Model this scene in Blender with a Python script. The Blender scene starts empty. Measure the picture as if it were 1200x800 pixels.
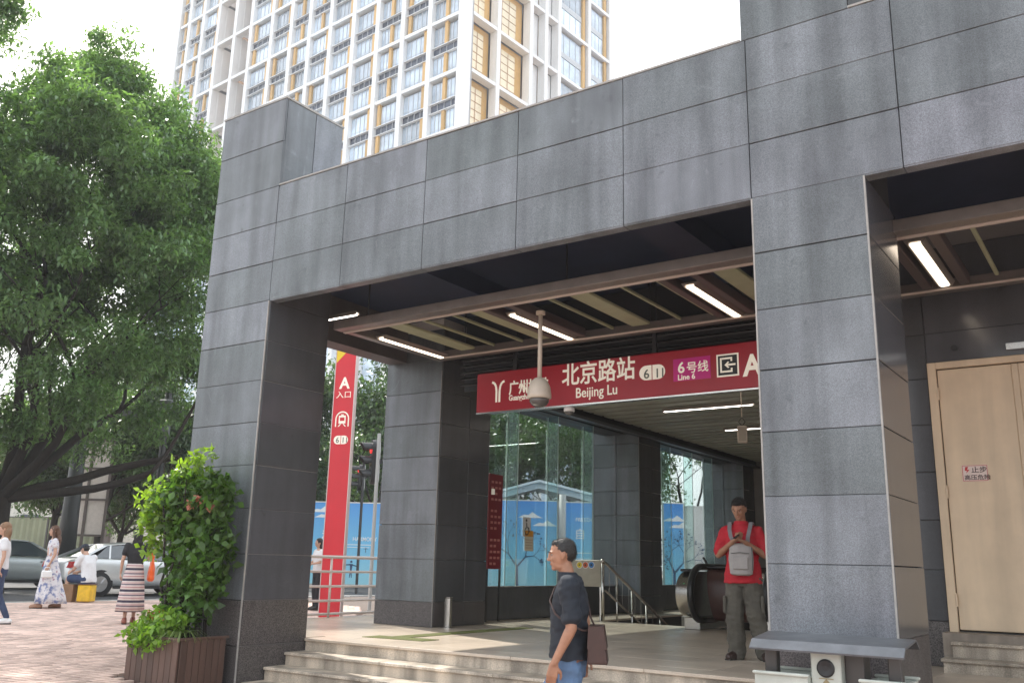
import bpy, bmesh, math, random
import numpy as np
from mathutils import Vector, Matrix, Euler
random.seed(7)
rng = np.random.default_rng(7)
sc = bpy.context.scene
COL = sc.collection
R = math.radians

# ------------------------------------------------------------------ camera
H = 1.55
YAW, PITCH, ROLL, FPX = R(34.907), R(13.800), R(1.3636), 1066.33
def _basis():
    f = Vector((-math.sin(YAW)*math.cos(PITCH), math.cos(YAW)*math.cos(PITCH), math.sin(PITCH)))
    r = Vector((math.cos(YAW), math.sin(YAW), 0)); u = r.cross(f)
    return (math.cos(ROLL)*r + math.sin(ROLL)*u, -math.sin(ROLL)*r + math.cos(ROLL)*u, f)
CR, CU, CF = _basis()
camd = bpy.data.cameras.new('camera')
camd.sensor_width = 36.0
camd.lens = FPX/1200*36
camd.clip_start, camd.clip_end = 0.1, 3000
cam = bpy.data.objects.new('camera', camd)
COL.objects.link(cam)
m = Matrix((CR, CU, -CF)).transposed().to_4x4()
m.translation = (0, 0, H)
cam.matrix_world = m
sc.camera = cam

# ------------------------------------------------------------------ sky, sun, exposure
SUN_EL = 47.0
SUN_DIR = Vector((-0.94*math.cos(R(SUN_EL)), 0.34*math.cos(R(SUN_EL)), math.sin(R(SUN_EL)))).normalized()
world = bpy.data.worlds.new('World')
sc.world = world
world.use_nodes = True
nt = world.node_tree
nt.nodes.clear()
wo = nt.nodes.new('ShaderNodeOutputWorld')
bg = nt.nodes.new('ShaderNodeBackground')
sky = nt.nodes.new('ShaderNodeTexSky')
sky.sky_type = 'NISHITA'
sky.sun_disc = False
sky.sun_elevation = R(SUN_EL)
sky.sun_rotation = math.atan2(SUN_DIR.x, SUN_DIR.y)
sky.air_density, sky.dust_density, sky.ozone_density = 1.4, 6.0, 1.0
# a bright hazy cloud sheet over the whole sky: the Nishita colour is mostly veiled by white
mixn = nt.nodes.new('ShaderNodeMix'); mixn.data_type = 'RGBA'
mixn.inputs['Factor'].default_value = 0.72
mixn.inputs['B'].default_value = (7.4, 7.7, 8.0, 1)
nt.links.new(sky.outputs['Color'], mixn.inputs['A'])
nt.links.new(mixn.outputs['Result'], bg.inputs['Color'])
bg.inputs['Strength'].default_value = 0.15
nt.links.new(bg.outputs['Background'], wo.inputs['Surface'])
sund = bpy.data.lights.new('sun', 'SUN')
sund.energy = 3.6
sund.angle = R(0.9)
sund.color = (1.0, 0.95, 0.87)
sun = bpy.data.objects.new('sun', sund)
COL.objects.link(sun)
sun.rotation_euler = (-SUN_DIR).to_track_quat('-Z', 'Y').to_euler()
sc.view_settings.view_transform = 'Standard'
sc.view_settings.look = 'None'
sc.view_settings.gamma = 1.0
sc.view_settings.use_curve_mapping = False
sc.view_settings.exposure = 0.95
sc.render.engine = 'CYCLES'
sc.cycles.max_bounces = 7
sc.cycles.transparent_max_bounces = 12
sc.cycles.caustics_reflective = False
sc.cycles.caustics_refractive = False
sc.cycles.sample_clamp_indirect = 4.0
sc.cycles.use_denoising = True

# ------------------------------------------------------------------ helpers
def ray(px, py):
    return CR*((px-600)/FPX) + CU*(-(py-400)/FPX) + CF
def onY(px, py, Y):
    d = ray(px, py); return d*(Y/d.y) + Vector((0, 0, H))
def onZ(px, py, z):
    d = ray(px, py); return d*((z-H)/d.z) + Vector((0, 0, H))
def onD(px, py, dep):
    return ray(px, py)*dep + Vector((0, 0, H))

GX = [-90, -35, -26, -22, -18, -16.5, -14.5, -12.3, -10, -9, -7, 40]
GZ = [0.78, 0.70, 0.62, 0.57, 0.46, 0.42, 0.38, 0.30, 0.17, 0.10, 0.0, 0.0]
def gz(x):
    return float(np.interp(x, GX, GZ))

def tag(o, label=None, cat=None, group=None, kind=None):
    if label: o['label'] = label
    if cat: o['category'] = cat
    if group: o['group'] = group
    if kind: o['kind'] = kind
    return o
def link(o, parent=None):
    COL.objects.link(o)
    if parent is not None: o.parent = parent
    return o
def empty(name, loc=(0, 0, 0), rz=0.0, label=None, cat=None, group=None, kind=None, parent=None):
    o = bpy.data.objects.new(name, None)
    o.empty_display_size = 0.1
    o.location = loc
    o.rotation_euler = (0, 0, rz)
    link(o, parent)
    return tag(o, label, cat, group, kind)

class MB:
    """collects polygons of one mesh"""
    def __init__(s):
        s.v, s.f, s.mi = [], [], []
    def add(s, vs, fs, mi=0):
        b = len(s.v)
        s.v.extend([tuple(q) for q in vs])
        s.f.extend([[b+i for i in f] for f in fs])
        s.mi.extend([mi]*len(fs))
        return s
    def box(s, x0, x1, y0, y1, z0, z1, mi=0, M=None):
        vs = [Vector(q) for q in ((x0,y0,z0),(x1,y0,z0),(x1,y1,z0),(x0,y1,z0),(x0,y0,z1),(x1,y0,z1),(x1,y1,z1),(x0,y1,z1))]
        if M is not None: vs = [M @ q for q in vs]
        return s.add(vs, [(0,3,2,1),(4,5,6,7),(0,1,5,4),(1,2,6,5),(2,3,7,6),(3,0,4,7)], mi)
    def bbox(s, x0, x1, y0, y1, z0, z1, b=0.01, mi=0, M=None):
        """box with chamfered edges"""
        b = min(b, (x1-x0)*.45, (y1-y0)*.45, (z1-z0)*.45)
        bm = bmesh.new()
        bmesh.ops.create_cube(bm, size=1)
        for q in bm.verts:
            q.co = Vector(((x0+x1)/2+q.co.x*(x1-x0), (y0+y1)/2+q.co.y*(y1-y0), (z0+z1)/2+q.co.z*(z1-z0)))
        bmesh.ops.bevel(bm, geom=bm.edges[:], offset=b, segments=1, affect='EDGES')
        bm.verts.index_update()
        vs = [q.co.copy() for q in bm.verts]
        if M is not None: vs = [M @ q for q in vs]
        s.add(vs, [[q.index for q in f.verts] for f in bm.faces], mi)
        bm.free()
        return s
    def tube(s, pts, rad, n=8, mi=0, cap=True):
        pts = [Vector(q) for q in pts]
        if not hasattr(rad, '__len__'): rad = [rad]*len(pts)
        b = len(s.v)
        prev = None
        for i, q in enumerate(pts):
            if i == 0: t = pts[1]-q
            elif i == len(pts)-1: t = q-pts[i-1]
            else: t = (pts[i+1]-pts[i-1])
            t = t.normalized() if t.length > 1e-9 else Vector((0,0,1))
            if prev is None:
                a = t.orthogonal().normalized()
            else:
                a = (prev - t*prev.dot(t))
                a = a.normalized() if a.length > 1e-6 else t.orthogonal().normalized()
            prev = a
            c = t.cross(a)
            for k in range(n):
                an = 2*math.pi*k/n
                s.v.append(tuple(q + (a*math.cos(an)+c*math.sin(an))*rad[i]))
        for i in range(len(pts)-1):
            for k in range(n):
                k2 = (k+1) % n
                s.f.append([b+i*n+k, b+i*n+k2, b+(i+1)*n+k2, b+(i+1)*n+k]); s.mi.append(mi)
        if cap:
            s.f.append([b+k for k in range(n)][::-1]); s.mi.append(mi)
            e = b+(len(pts)-1)*n
            s.f.append([e+k for k in range(n)]); s.mi.append(mi)
        return s
    def lathe(s, prof, n=24, M=None, mi=0):
        """prof: list of (r, z)"""
        b = len(s.v)
        for r_, z in prof:
            for k in range(n):
                a = 2*math.pi*k/n
                q = Vector((r_*math.cos(a), r_*math.sin(a), z))
                if M is not None: q = M @ q
                s.v.append(tuple(q))
        for i in range(len(prof)-1):
            for k in range(n):
                k2 = (k+1) % n
                s.f.append([b+i*n+k, b+i*n+k2, b+(i+1)*n+k2, b+(i+1)*n+k]); s.mi.append(mi)
        s.f.append([b+k for k in range(n)][::-1]); s.mi.append(mi)
        e = b+(len(prof)-1)*n
        s.f.append([e+k for k in range(n)]); s.mi.append(mi)
        return s
    def prism(s, poly, t0, t1, axes='xz', mi=0, M=None):
        """polygon in a plane, extruded along the third axis from t0 to t1"""
        n = len(poly)
        def mk(a, c, t):
            if axes == 'xz': q = Vector((a, t, c))
            elif axes == 'yz': q = Vector((t, a, c))
            else: q = Vector((a, c, t))
            return M @ q if M is not None else q
        vs = [mk(a, c, t0) for a, c in poly] + [mk(a, c, t1) for a, c in poly]
        fs = [list(range(n))[::-1], list(range(n, 2*n))] + [[i, (i+1) % n, n+(i+1) % n, n+i] for i in range(n)]
        return s.add(vs, fs, mi)
    def mesh(s, name, mats, smooth=False):
        me = bpy.data.meshes.new(name)
        me.from_pydata(s.v, [], s.f)
        for mt in (mats if isinstance(mats, (list, tuple)) else [mats]):
            me.materials.append(mt)
        if any(s.mi):
            me.polygons.foreach_set('material_index', s.mi)
        bm = bmesh.new(); bm.from_mesh(me)
        bmesh.ops.recalc_face_normals(bm, faces=bm.faces[:])
        bm.to_mesh(me); bm.free()
        if smooth:
            me.polygons.foreach_set('use_smooth', [True]*len(me.polygons))
        me.update()
        return me
    def build(s, name, mats, parent=None, smooth=False, loc=None, rz=0.0):
        o = bpy.data.objects.new(name, s.mesh(name, mats, smooth))
        if loc is not None: o.location = loc
        if rz: o.rotation_euler = (0, 0, rz)
        return link(o, parent)

def smooth_by_angle(o, ang=35):
    me = o.data
    me.polygons.foreach_set('use_smooth', [True]*len(me.polygons))
    bm = bmesh.new(); bm.from_mesh(me)
    for e in bm.edges:
        if len(e.link_faces) == 2 and e.calc_face_angle() > R(ang): e.smooth = False
    bm.to_mesh(me); bm.free()
    return o

def inst(name, me, parent, loc, rot=(0, 0, 0), scale=(1, 1, 1)):
    o = bpy.data.objects.new(name, me)
    o.location = loc; o.rotation_euler = rot; o.scale = scale
    return link(o, parent)

def copy_tree(o, parent=None):
    c = o.copy(); COL.objects.link(c)
    if parent is not None:
        c.parent = parent
    for ch in list(o.children): copy_tree(ch, c)
    return c

# ------------------------------------------------------------------ materials
MATS = {}
def mat(name, col=(.5,.5,.5), rough=.6, metal=0.0, spec=.5, noise=0.0, nscale=8.0, bump=0.0, bscale=40.0, rnd=0.0,
        emit=None, estr=0.0, coat=0.0, streak=0.0, col2=None, speck=0.0, sscale=400.0, transl=0.0, island=0.0, stretch=None):
    if name in MATS: return MATS[name]
    M = bpy.data.materials.new(name); M.use_nodes = True
    nt = M.node_tree; N, L = nt.nodes, nt.links
    b = N['Principled BSDF']
    b.inputs['Roughness'].default_value = rough
    b.inputs['Metallic'].default_value = metal
    b.inputs['Specular IOR Level'].default_value = spec
    if coat:
        b.inputs['Coat Weight'].default_value = coat
        b.inputs['Coat Roughness'].default_value = .05
    geo = N.new('ShaderNodeNewGeometry')
    cur = None
    def rgb(c):
        n = N.new('ShaderNodeRGB'); n.outputs[0].default_value = (*c, 1); return n.outputs[0]
    cur = rgb(col)
    def scale_by(fac_out, lo, hi):
        nonlocal cur
        mr = N.new('ShaderNodeMapRange')
        mr.inputs['To Min'].default_value = lo; mr.inputs['To Max'].default_value = hi
        L.new(fac_out, mr.inputs['Value'])
        mx = N.new('ShaderNodeVectorMath'); mx.operation = 'SCALE'
        L.new(cur, mx.inputs[0]); L.new(mr.outputs['Result'], mx.inputs['Scale'])
        cur = mx.outputs['Vector']
    def pos(scale3=None):
        if scale3 is None: return geo.outputs['Position']
        vm = N.new('ShaderNodeVectorMath'); vm.operation = 'MULTIPLY'
        vm.inputs[1].default_value = scale3
        L.new(geo.outputs['Position'], vm.inputs[0]); return vm.outputs['Vector']
    nz = None
    if noise or col2:
        nz = N.new('ShaderNodeTexNoise'); nz.inputs['Scale'].default_value = nscale
        nz.inputs['Detail'].default_value = 5; nz.inputs['Roughness'].default_value = .6
        L.new(pos(stretch), nz.inputs['Vector'])
    if col2:
        mr = N.new('ShaderNodeMapRange'); mr.inputs['From Min'].default_value = .38; mr.inputs['From Max'].default_value = .62
        L.new(nz.outputs['Fac'], mr.inputs['Value'])
        mx = N.new('ShaderNodeMix'); mx.data_type = 'RGBA'
        L.new(mr.outputs['Result'], mx.inputs['Factor']); L.new(cur, mx.inputs['A']); mx.inputs['B'].default_value = (*col2, 1)
        cur = mx.outputs['Result']
    elif noise:
        mr0 = N.new('ShaderNodeMapRange'); mr0.inputs['From Min'].default_value = .25; mr0.inputs['From Max'].default_value = .75
        L.new(nz.outputs['Fac'], mr0.inputs['Value'])
        scale_by(mr0.outputs['Result'], 1-noise, 1+noise)
    if speck:
        v = N.new('ShaderNodeTexNoise'); v.inputs['Scale'].default_value = sscale; v.inputs['Detail'].default_value = 2
        L.new(pos(), v.inputs['Vector'])
        mr0 = N.new('ShaderNodeMapRange'); mr0.inputs['From Min'].default_value = .3; mr0.inputs['From Max'].default_value = .7
        L.new(v.outputs['Fac'], mr0.inputs['Value'])
        scale_by(mr0.outputs['Result'], 1-speck, 1+speck)
    if streak:
        v = N.new('ShaderNodeTexNoise'); v.inputs['Scale'].default_value = 1.0; v.inputs['Detail'].default_value = 6
        L.new(pos((5.0, 5.0, .45)), v.inputs['Vector'])
        mr0 = N.new('ShaderNodeMapRange'); mr0.inputs['From Min'].default_value = .35; mr0.inputs['From Max'].default_value = .68
        L.new(v.outputs['Fac'], mr0.inputs['Value'])
        scale_by(mr0.outputs['Result'], 1+streak*.5, 1-streak)
    if rnd:
        oi = N.new('ShaderNodeObjectInfo'); scale_by(oi.outputs['Random'], 1-rnd, 1+rnd)
    if island:
        scale_by(geo.outputs['Random Per Island'], 1-island, 1+island)
    L.new(cur, b.inputs['Base Color'])
    if bump:
        bn = N.new('ShaderNodeTexNoise'); bn.inputs['Scale'].default_value = bscale; bn.inputs['Detail'].default_value = 4
        L.new(pos(), bn.inputs['Vector'])
        bp = N.new('ShaderNodeBump'); bp.inputs['Strength'].default_value = bump; bp.inputs['Distance'].default_value = .01
        L.new(bn.outputs['Fac'], bp.inputs['Height']); L.new(bp.outputs['Normal'], b.inputs['Normal'])
    if emit:
        b.inputs['Emission Color'].default_value = (*emit, 1); b.inputs['Emission Strength'].default_value = estr
    if transl:
        tr = N.new('ShaderNodeBsdfTranslucent'); ms = N.new('ShaderNodeMixShader'); ms.inputs[0].default_value = transl
        vm = N.new('ShaderNodeVectorMath'); vm.operation = 'MULTIPLY'; vm.inputs[1].default_value = (1.6, 1.7, .7)
        L.new(cur, vm.inputs[0]); L.new(vm.outputs['Vector'], tr.inputs['Color'])
        L.new(b.outputs['BSDF'], ms.inputs[1]); L.new(tr.outputs['BSDF'], ms.inputs[2])
        L.new(ms.outputs['Shader'], N['Material Output'].inputs['Surface'])
    MATS[name] = M
    return M

def granite(name, col, rough, speck=.25, sscale=220, rnd=.10, streak=.22, scratch=.5, noise=.14, tint=True):
    """honed / polished granite cladding: crystal specks, rain streaks, cloudy wear, fine scratches"""
    M = mat(name, col, rough, 0, .5, noise=noise, nscale=1.6, speck=speck, sscale=sscale, rnd=rnd, streak=streak)
    N, L = M.node_tree.nodes, M.node_tree.links
    b = N['Principled BSDF']
    geo = [n for n in N if n.bl_idname == 'ShaderNodeNewGeometry'][0]
    src = b.inputs['Base Color'].links[0].from_socket
    # pale scuffs
    v = N.new('ShaderNodeTexNoise'); v.inputs['Scale'].default_value = 3.1; v.inputs['Detail'].default_value = 9; v.inputs['Roughness'].default_value = .72
    v.inputs['Distortion'].default_value = 1.3
    L.new(geo.outputs['Position'], v.inputs['Vector'])
    r = N.new('ShaderNodeMapRange'); r.inputs['From Min'].default_value = .60; r.inputs['From Max'].default_value = .78
    r.inputs['To Max'].default_value = scratch*.5
    L.new(v.outputs['Fac'], r.inputs['Value'])
    mx = N.new('ShaderNodeMix'); mx.data_type = 'RGBA'
    mx.inputs['B'].default_value = (col[0]*2.2+.04, col[1]*2.2+.04, col[2]*2.2+.04, 1)
    L.new(r.outputs['Result'], mx.inputs['Factor']); L.new(src, mx.inputs['A'])
    # dark small stains
    v2 = N.new('ShaderNodeTexNoise'); v2.inputs['Scale'].default_value = 6.5; v2.inputs['Detail'].default_value = 3
    L.new(geo.outputs['Position'], v2.inputs['Vector'])
    r2 = N.new('ShaderNodeMapRange'); r2.inputs['From Min'].default_value = .68; r2.inputs['From Max'].default_value = .80; r2.inputs['To Max'].default_value = .55
    L.new(v2.outputs['Fac'], r2.inputs['Value'])
    m2 = N.new('ShaderNodeMix'); m2.data_type = 'RGBA'; m2.inputs['B'].default_value = (col[0]*.35, col[1]*.35, col[2]*.35, 1)
    L.new(r2.outputs['Result'], m2.inputs['Factor']); L.new(mx.outputs['Result'], m2.inputs['A'])
    L.new(m2.outputs['Result'], b.inputs['Base Color'])
    # slab to slab and cloud to cloud the stone drifts between blue-green and purple grey
    oi = N.new('ShaderNodeObjectInfo'); hs = N.new('ShaderNodeHueSaturation'); v4 = N.new('ShaderNodeTexNoise'); v4.inputs['Scale'].default_value = .9
    L.new(geo.outputs['Position'], v4.inputs['Vector'])
    ad = N.new('ShaderNodeMath'); ad.operation = 'MULTIPLY_ADD'; ad.inputs[1].default_value = .55; L.new(oi.outputs['Random'], ad.inputs[0]); L.new(v4.outputs['Fac'], ad.inputs[2])
    rh = N.new('ShaderNodeMapRange'); rh.inputs['From Min'].default_value = .3; rh.inputs['From Max'].default_value = 1.2; rh.inputs['To Min'].default_value = .465; rh.inputs['To Max'].default_value = .54
    L.new(ad.outputs[0], rh.inputs['Value']); L.new(rh.outputs['Result'], hs.inputs['Hue']); L.new(m2.outputs['Result'], hs.inputs['Color']); tint and L.new(hs.outputs['Color'], b.inputs['Base Color'])
    r3 = N.new('ShaderNodeMapRange'); r3.inputs['To Min'].default_value = rough*.75; r3.inputs['To Max'].default_value = min(1, rough*1.35)
    L.new(v.outputs['Fac'], r3.inputs['Value']); L.new(r3.outputs['Result'], b.inputs['Roughness'])
    return M

def glass_mat(name, tint, refl=1.0, rough=0.0):
    if name in MATS: return MATS[name]
    M = bpy.data.materials.new(name); M.use_nodes = True
    N, L = M.node_tree.nodes, M.node_tree.links
    N.remove(N['Principled BSDF'])
    t = N.new('ShaderNodeBsdfTransparent'); t.inputs['Color'].default_value = (*tint, 1)
    g = N.new('ShaderNodeBsdfGlossy'); g.inputs['Roughness'].default_value = rough
    fr = N.new('ShaderNodeFresnel'); fr.inputs['IOR'].default_value = 1.5
    mu = N.new('ShaderNodeMath'); mu.operation = 'MULTIPLY'; mu.inputs[1].default_value = refl; mu.use_clamp = True
    L.new(fr.outputs['Fac'], mu.inputs[0])
    ms = N.new('ShaderNodeMixShader'); L.new(mu.outputs[0], ms.inputs[0])
    L.new(t.outputs[0], ms.inputs[1]); L.new(g.outputs[0], ms.inputs[2])
    L.new(ms.outputs[0], N['Material Output'].inputs['Surface'])
    MATS[name] = M
    return M

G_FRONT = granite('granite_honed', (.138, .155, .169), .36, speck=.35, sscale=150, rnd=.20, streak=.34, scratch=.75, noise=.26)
G_DARK = granite('granite_polished', (.085, .088, .095), .16, speck=.2, streak=.12, scratch=.25)  # same stone polished; less light on inner faces also darkens this colour
G_BASE = granite('granite_flamed_base', (.085, .075, .075), .45, speck=.75, sscale=95, streak=.1, scratch=.2)
G_FLOOR = granite('granite_floor', (.54, .455, .365), .30, tint=False, speck=.25, sscale=150, streak=0, rnd=.10, scratch=.4, noise=.2)
G_STEP = granite('granite_step', (.45, .385, .31), .5, tint=False, speck=.35, sscale=120, streak=.5, rnd=.12, scratch=.5, noise=.25)
M_JOINT = mat('dark_joint', (.03, .03, .032), .8)
M_TRIM = mat('pale_sealant', (.33, .32, .30), .6, noise=.2, nscale=9)
M_NAVY = mat('navy_ceiling', (.020, .028, .065), .55, noise=.2, nscale=3)
M_TAUPE = mat('taupe_metal', (.205, .18, .165), .35, .5, noise=.15, nscale=5)
M_TAUPE_L = mat('taupe_metal_pale', (.52, .45, .40), .4, .2)
M_OLIVE = mat('olive_slat', (.34, .35, .22), .5, noise=.15, nscale=4)
M_BLACK = mat('black_metal', (.015, .015, .017), .45)
M_STEEL = mat('stainless_steel', (.55, .53, .50), .25, 1.0, noise=.12, nscale=9)
M_WHITE = mat('white_paint', (.78, .78, .77), .45, noise=.06, nscale=7)
M_REDSIGN = mat('sign_red', (.36, .008, .022), .35, noise=.08, nscale=2)
M_RED = mat('pylon_red', (.62, .012, .025), .35, noise=.08, nscale=2)
M_YELLOW = mat('sign_yellow', (.80, .58, .02), .4)
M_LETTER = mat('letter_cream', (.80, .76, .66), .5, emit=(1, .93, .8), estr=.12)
M_GLASS = glass_mat('teal_glass', (.92, .975, .97), .55)
M_TUBE = mat('lamp_tube', (.9, .88, .8), .5, emit=(1.0, .84, .66), estr=1.5)
M_TUBE_C = mat('lamp_tube_cool', (.9, .9, .88), .5, emit=(1.0, .93, .84), estr=4.0)

def text_obj(s, size, m, parent, M4, name='lettering', bold=0.0, ext=.004, align='LEFT', sx=1.0, shear=0):
    cu = bpy.data.curves.new('txt', 'FONT')
    cu.body = s; cu.size = size; cu.extrude = ext; cu.offset = bold*size; cu.resolution_u = 3
    cu.align_x = align; cu.shear = shear
    t = bpy.data.objects.new('txt', cu); COL.objects.link(t)
    dg = bpy.context.evaluated_depsgraph_get()
    me = bpy.data.meshes.new_from_object(t.evaluated_get(dg))
    bpy.data.objects.remove(t); bpy.data.curves.remove(cu)
    me.transform(Matrix.Diagonal((sx, 1, 1, 1)))
    me.materials.clear(); me.materials.append(m)
    o = bpy.data.objects.new(name, me); link(o, parent); o.matrix_local = M4
    return o
def face_M(origin, xdir, up=(0, 0, 1)):
    """matrix whose x runs along xdir, y up; z towards the reader"""
    x = Vector(xdir).normalized(); y = Vector(up).normalized(); z = x.cross(y).normalized(); y = z.cross(x)
    M4 = Matrix((x, y, z)).transposed().to_4x4(); M4.translation = origin
    return M4
# ================================================================== GROUND
M_ASPH = mat('asphalt', (.075, .075, .078), .85, noise=.25, nscale=3, bump=.3, bscale=60)
M_SAND = mat('jointing_sand', (.13, .10, .085), .95, noise=.2, nscale=5)
M_BRICK = mat('paving_brick', (.54, .40, .34), .75, noise=.22, nscale=1.3, rnd=.26, island=.26, bump=.15, bscale=90)
M_PAVE = mat('far_pavement', (.40, .30, .26), .8, noise=.2, nscale=2)
ROADX0, ROADX1 = -33.5, -20.6
def strip(name, x0, x1, y0, y1, dz, m):
    xs = sorted(set([x0, x1] + [q for q in GX if x0 < q < x1]))
    b = MB()
    for a, c in zip(xs[:-1], xs[1:]):
        za, zc = gz(a)+dz, gz(c)+dz
        b.add([(a, y0, za), (c, y0, zc), (c, y1, zc), (a, y1, za)], [(0, 1, 2, 3)])
    return tag(b.build(name, m), kind='structure')
strip('ground', -400, 400, -400, 400, -.14, M_ASPH)
strip('road', ROADX0, ROADX1, -300, 300, -.125, M_ASPH)
strip('pavement', ROADX1+.16, -9.0, -60, 120, -.03, M_SAND)
strip('plaza_ground', -9.0, 60, -60, 120, -.03, M_PAVE)
strip('far_pavement', -60, ROADX0, -120, 160, -.02, M_PAVE)
# kerb stones
kerb = empty('kerb', (ROADX1, 0, 0), kind='structure')
kme = MB().bbox(0, .16, 0, .985, -.16, .0, .015).mesh('kerb_stone', mat('kerb_granite', (.36, .35, .33), .7, noise=.15, nscale=6, rnd=.1))
for i in range(26):
    inst('kerb_stone', kme, kerb, (0, 1.0+i*1.0, gz(ROADX1)+.004))
# clay pavers: running bond, rows along Y
bl, bw, gap = .20, .10, .010
bme = MB().bbox(-bl/2+gap/2, bl/2-gap/2, -bw/2+gap/2, bw/2-gap/2, -.05, 0, .004).mesh('brick', M_BRICK)
cells = []
nx = int((20.42-9.05)/bw)
for i in range(nx):
    x = -9.1-i*bw
    for j in range(int(15.0/bl)):
        y = 2.8+(j+.5*(i % 2))*bl
        if x > -10.4 and y > 6.65: continue
        if x > -12.15 and y > 8.4: continue
        # only where the lens (or a step aside) can see the ground
        d = Vector((x, y, gz(x)))-Vector((0, 0, H))
        c = d.dot(CF); px = 600+FPX*d.dot(CR)/c; py = 400-FPX*d.dot(CU)/c
        cells.append((py, px, x, y))
cells = [q for q in cells if -160 < q[1] < 420]
seen = sorted([q for q in cells if -12 < q[1] < 200 and q[0] < 806], key=lambda q: -q[0])[:300]
seen_set = set((q[2], q[3]) for q in seen)
paving = empty('brick_paving', (0, 0, 0), kind='structure')
rb = random.Random(5)
for q in seen:
    x, y = q[2], q[3]
    sl = math.atan((gz(x+.1)-gz(x-.1))/.2)
    inst('brick', bme, paving, (x, y, gz(x)+rb.uniform(-.0015, .0015)), (0, -sl*0, math.pi/2))
b = MB()
bm_v = [Vector(v.co) for v in bme.vertices]; bm_f = [list(p.vertices) for p in bme.polygons]
for q in cells:
    x, y = q[2], q[3]
    if (x, y) in seen_set: continue
    z = gz(x)+rb.uniform(-.002, .002)
    b.add([(x-v.y, y+v.x, z+v.z) for v in bm_v], bm_f)
tag(b.build('bricks', M_BRICK, paving), kind='stuff')

# ================================================================== STATION ENTRANCE
ST = empty('station_entrance', (-5.8, 7.45, 0), label='grey granite metro station entrance with broad columns, deep beam and open hall', cat='building')
OFF = Vector((5.8, -7.45, 0))
def L_(p): return Vector(p)+OFF          # world point -> station local
def stbox(name, x0, x1, y0, y1, z0, z1, m, parent=ST, bev=0):
    b = MB()
    (b.bbox(x0, x1, y0, y1, z0, z1, bev) if bev else b.box(x0, x1, y0, y1, z0, z1))
    o = b.build(name, m, parent)
    if parent is ST: o.location = OFF
    return o
_pc = {}
def panel_mesh(w, h, m, t=.03, bev=.004):
    k = (round(w, 3), round(h, 3), m.name, t)
    if k not in _pc:
        b = MB()
        vs = [(0, t, 0), (w, t, 0), (w, t, h), (0, t, h), (0, bev, 0), (w, bev, 0), (w, bev, h), (0, bev, h),
              (bev, 0, bev), (w-bev, 0, bev), (w-bev, 0, h-bev), (bev, 0, h-bev)]
        fs = [(0, 1, 5, 4), (1, 2, 6, 5), (2, 3, 7, 6), (3, 0, 4, 7), (4, 5, 9, 8), (5, 6, 10, 9), (6, 7, 11, 10), (7, 4, 8, 11), (8, 9, 10, 11), (0, 3, 2, 1)]
        _pc[k] = b.add(vs, fs).mesh('panel', m)
    return _pc[k]
rp = random.Random(11)
def clad(parent, face, u, z, at, m, gap=.007, name='panel', uneven=.0025, base=None):
    """panels between the u joints and the z joints. face '-y' (at = Y), '+x', '-x' (at = X)"""
    for i in range(len(u)-1):
        for j in range(len(z)-1):
            mm = base if (base is not None and z[j+1] < 1.1) else m
            ga = gap; gap_ = gap*rp.choice((.45, .7, 1.0, 1.35)); me = panel_mesh(u[i+1]-u[i]-ga, z[j+1]-z[j]-gap_, mm)
            d = rp.uniform(-uneven, uneven)
            if face == '-y': loc, rz = (u[i]+gap/2, at+d, z[j]+gap/2), 0
            elif face == '+x': loc, rz = (at+d, u[i]+gap/2, z[j]+gap/2), math.pi/2
            elif face == '-x': loc, rz = (at+d, u[i+1]-gap/2, z[j]+gap/2), -math.pi/2
            o = bpy.data.objects.new(name, me)
            o.location = loc; o.rotation_euler = (rp.uniform(-.0012, .0012), 0, rz+rp.uniform(-.0012, .0012))
            link(o, parent)
ROWS = [-.12, .55, 1.07, 1.61, 2.147, 2.68, 3.213, 3.745, 4.267, 4.79]
UP = [4.79, 5.32, 5.85, 6.378]
CAP = [6.378, 7.03, 7.66]
YF = 7.45
XL0, XL1 = -10.335, -9.03
XR0, XR1 = -2.62, -1.645

# left front column
colL = stbox('column', XL0+.035, XL1-.035, YF+.035, 8.52-.035, -.12, 7.655, M_JOINT); colL['label'] = 'broad front column at the planter, rising above the beam'
def kid(core): core.location = OFF; return core
clad(colL, '-y', [XL0, XL1], ROWS[:3]+ROWS[2:][1:] if False else ROWS, YF, G_FRONT, base=G_BASE)
clad(colL, '-y', [XL0, XL1], UP+CAP[1:], YF, G_FRONT)
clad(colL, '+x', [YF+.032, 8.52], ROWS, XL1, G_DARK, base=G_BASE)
clad(colL, '+x', [YF+.032, 8.00, 8.52], [6.378, 7.66], XL1, G_FRONT)
clad(colL, '-x', [YF+.032, 8.52], ROWS+UP[1:]+CAP[1:], XL0, G_FRONT, base=G_BASE)
clad(colL, '+x', [YF+.15, 8.52], [4.79, 5.5], XL1, G_DARK)
stbox('joint_filler', XL1-.0345, XL1-.008, YF+.04, 8.50, -.1, 4.78, mat('mid_joint', (.20, .195, .19), .8), colL)
stbox('corner_trim', XL1-.012, XL1+.004, YF-.004, YF+.012, -.1, 4.785, M_TRIM, colL)
stbox('coping', XL0-.01, XL1+.01, YF-.01, 8.53, 7.662, 7.69, M_TRIM, colL)
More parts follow.
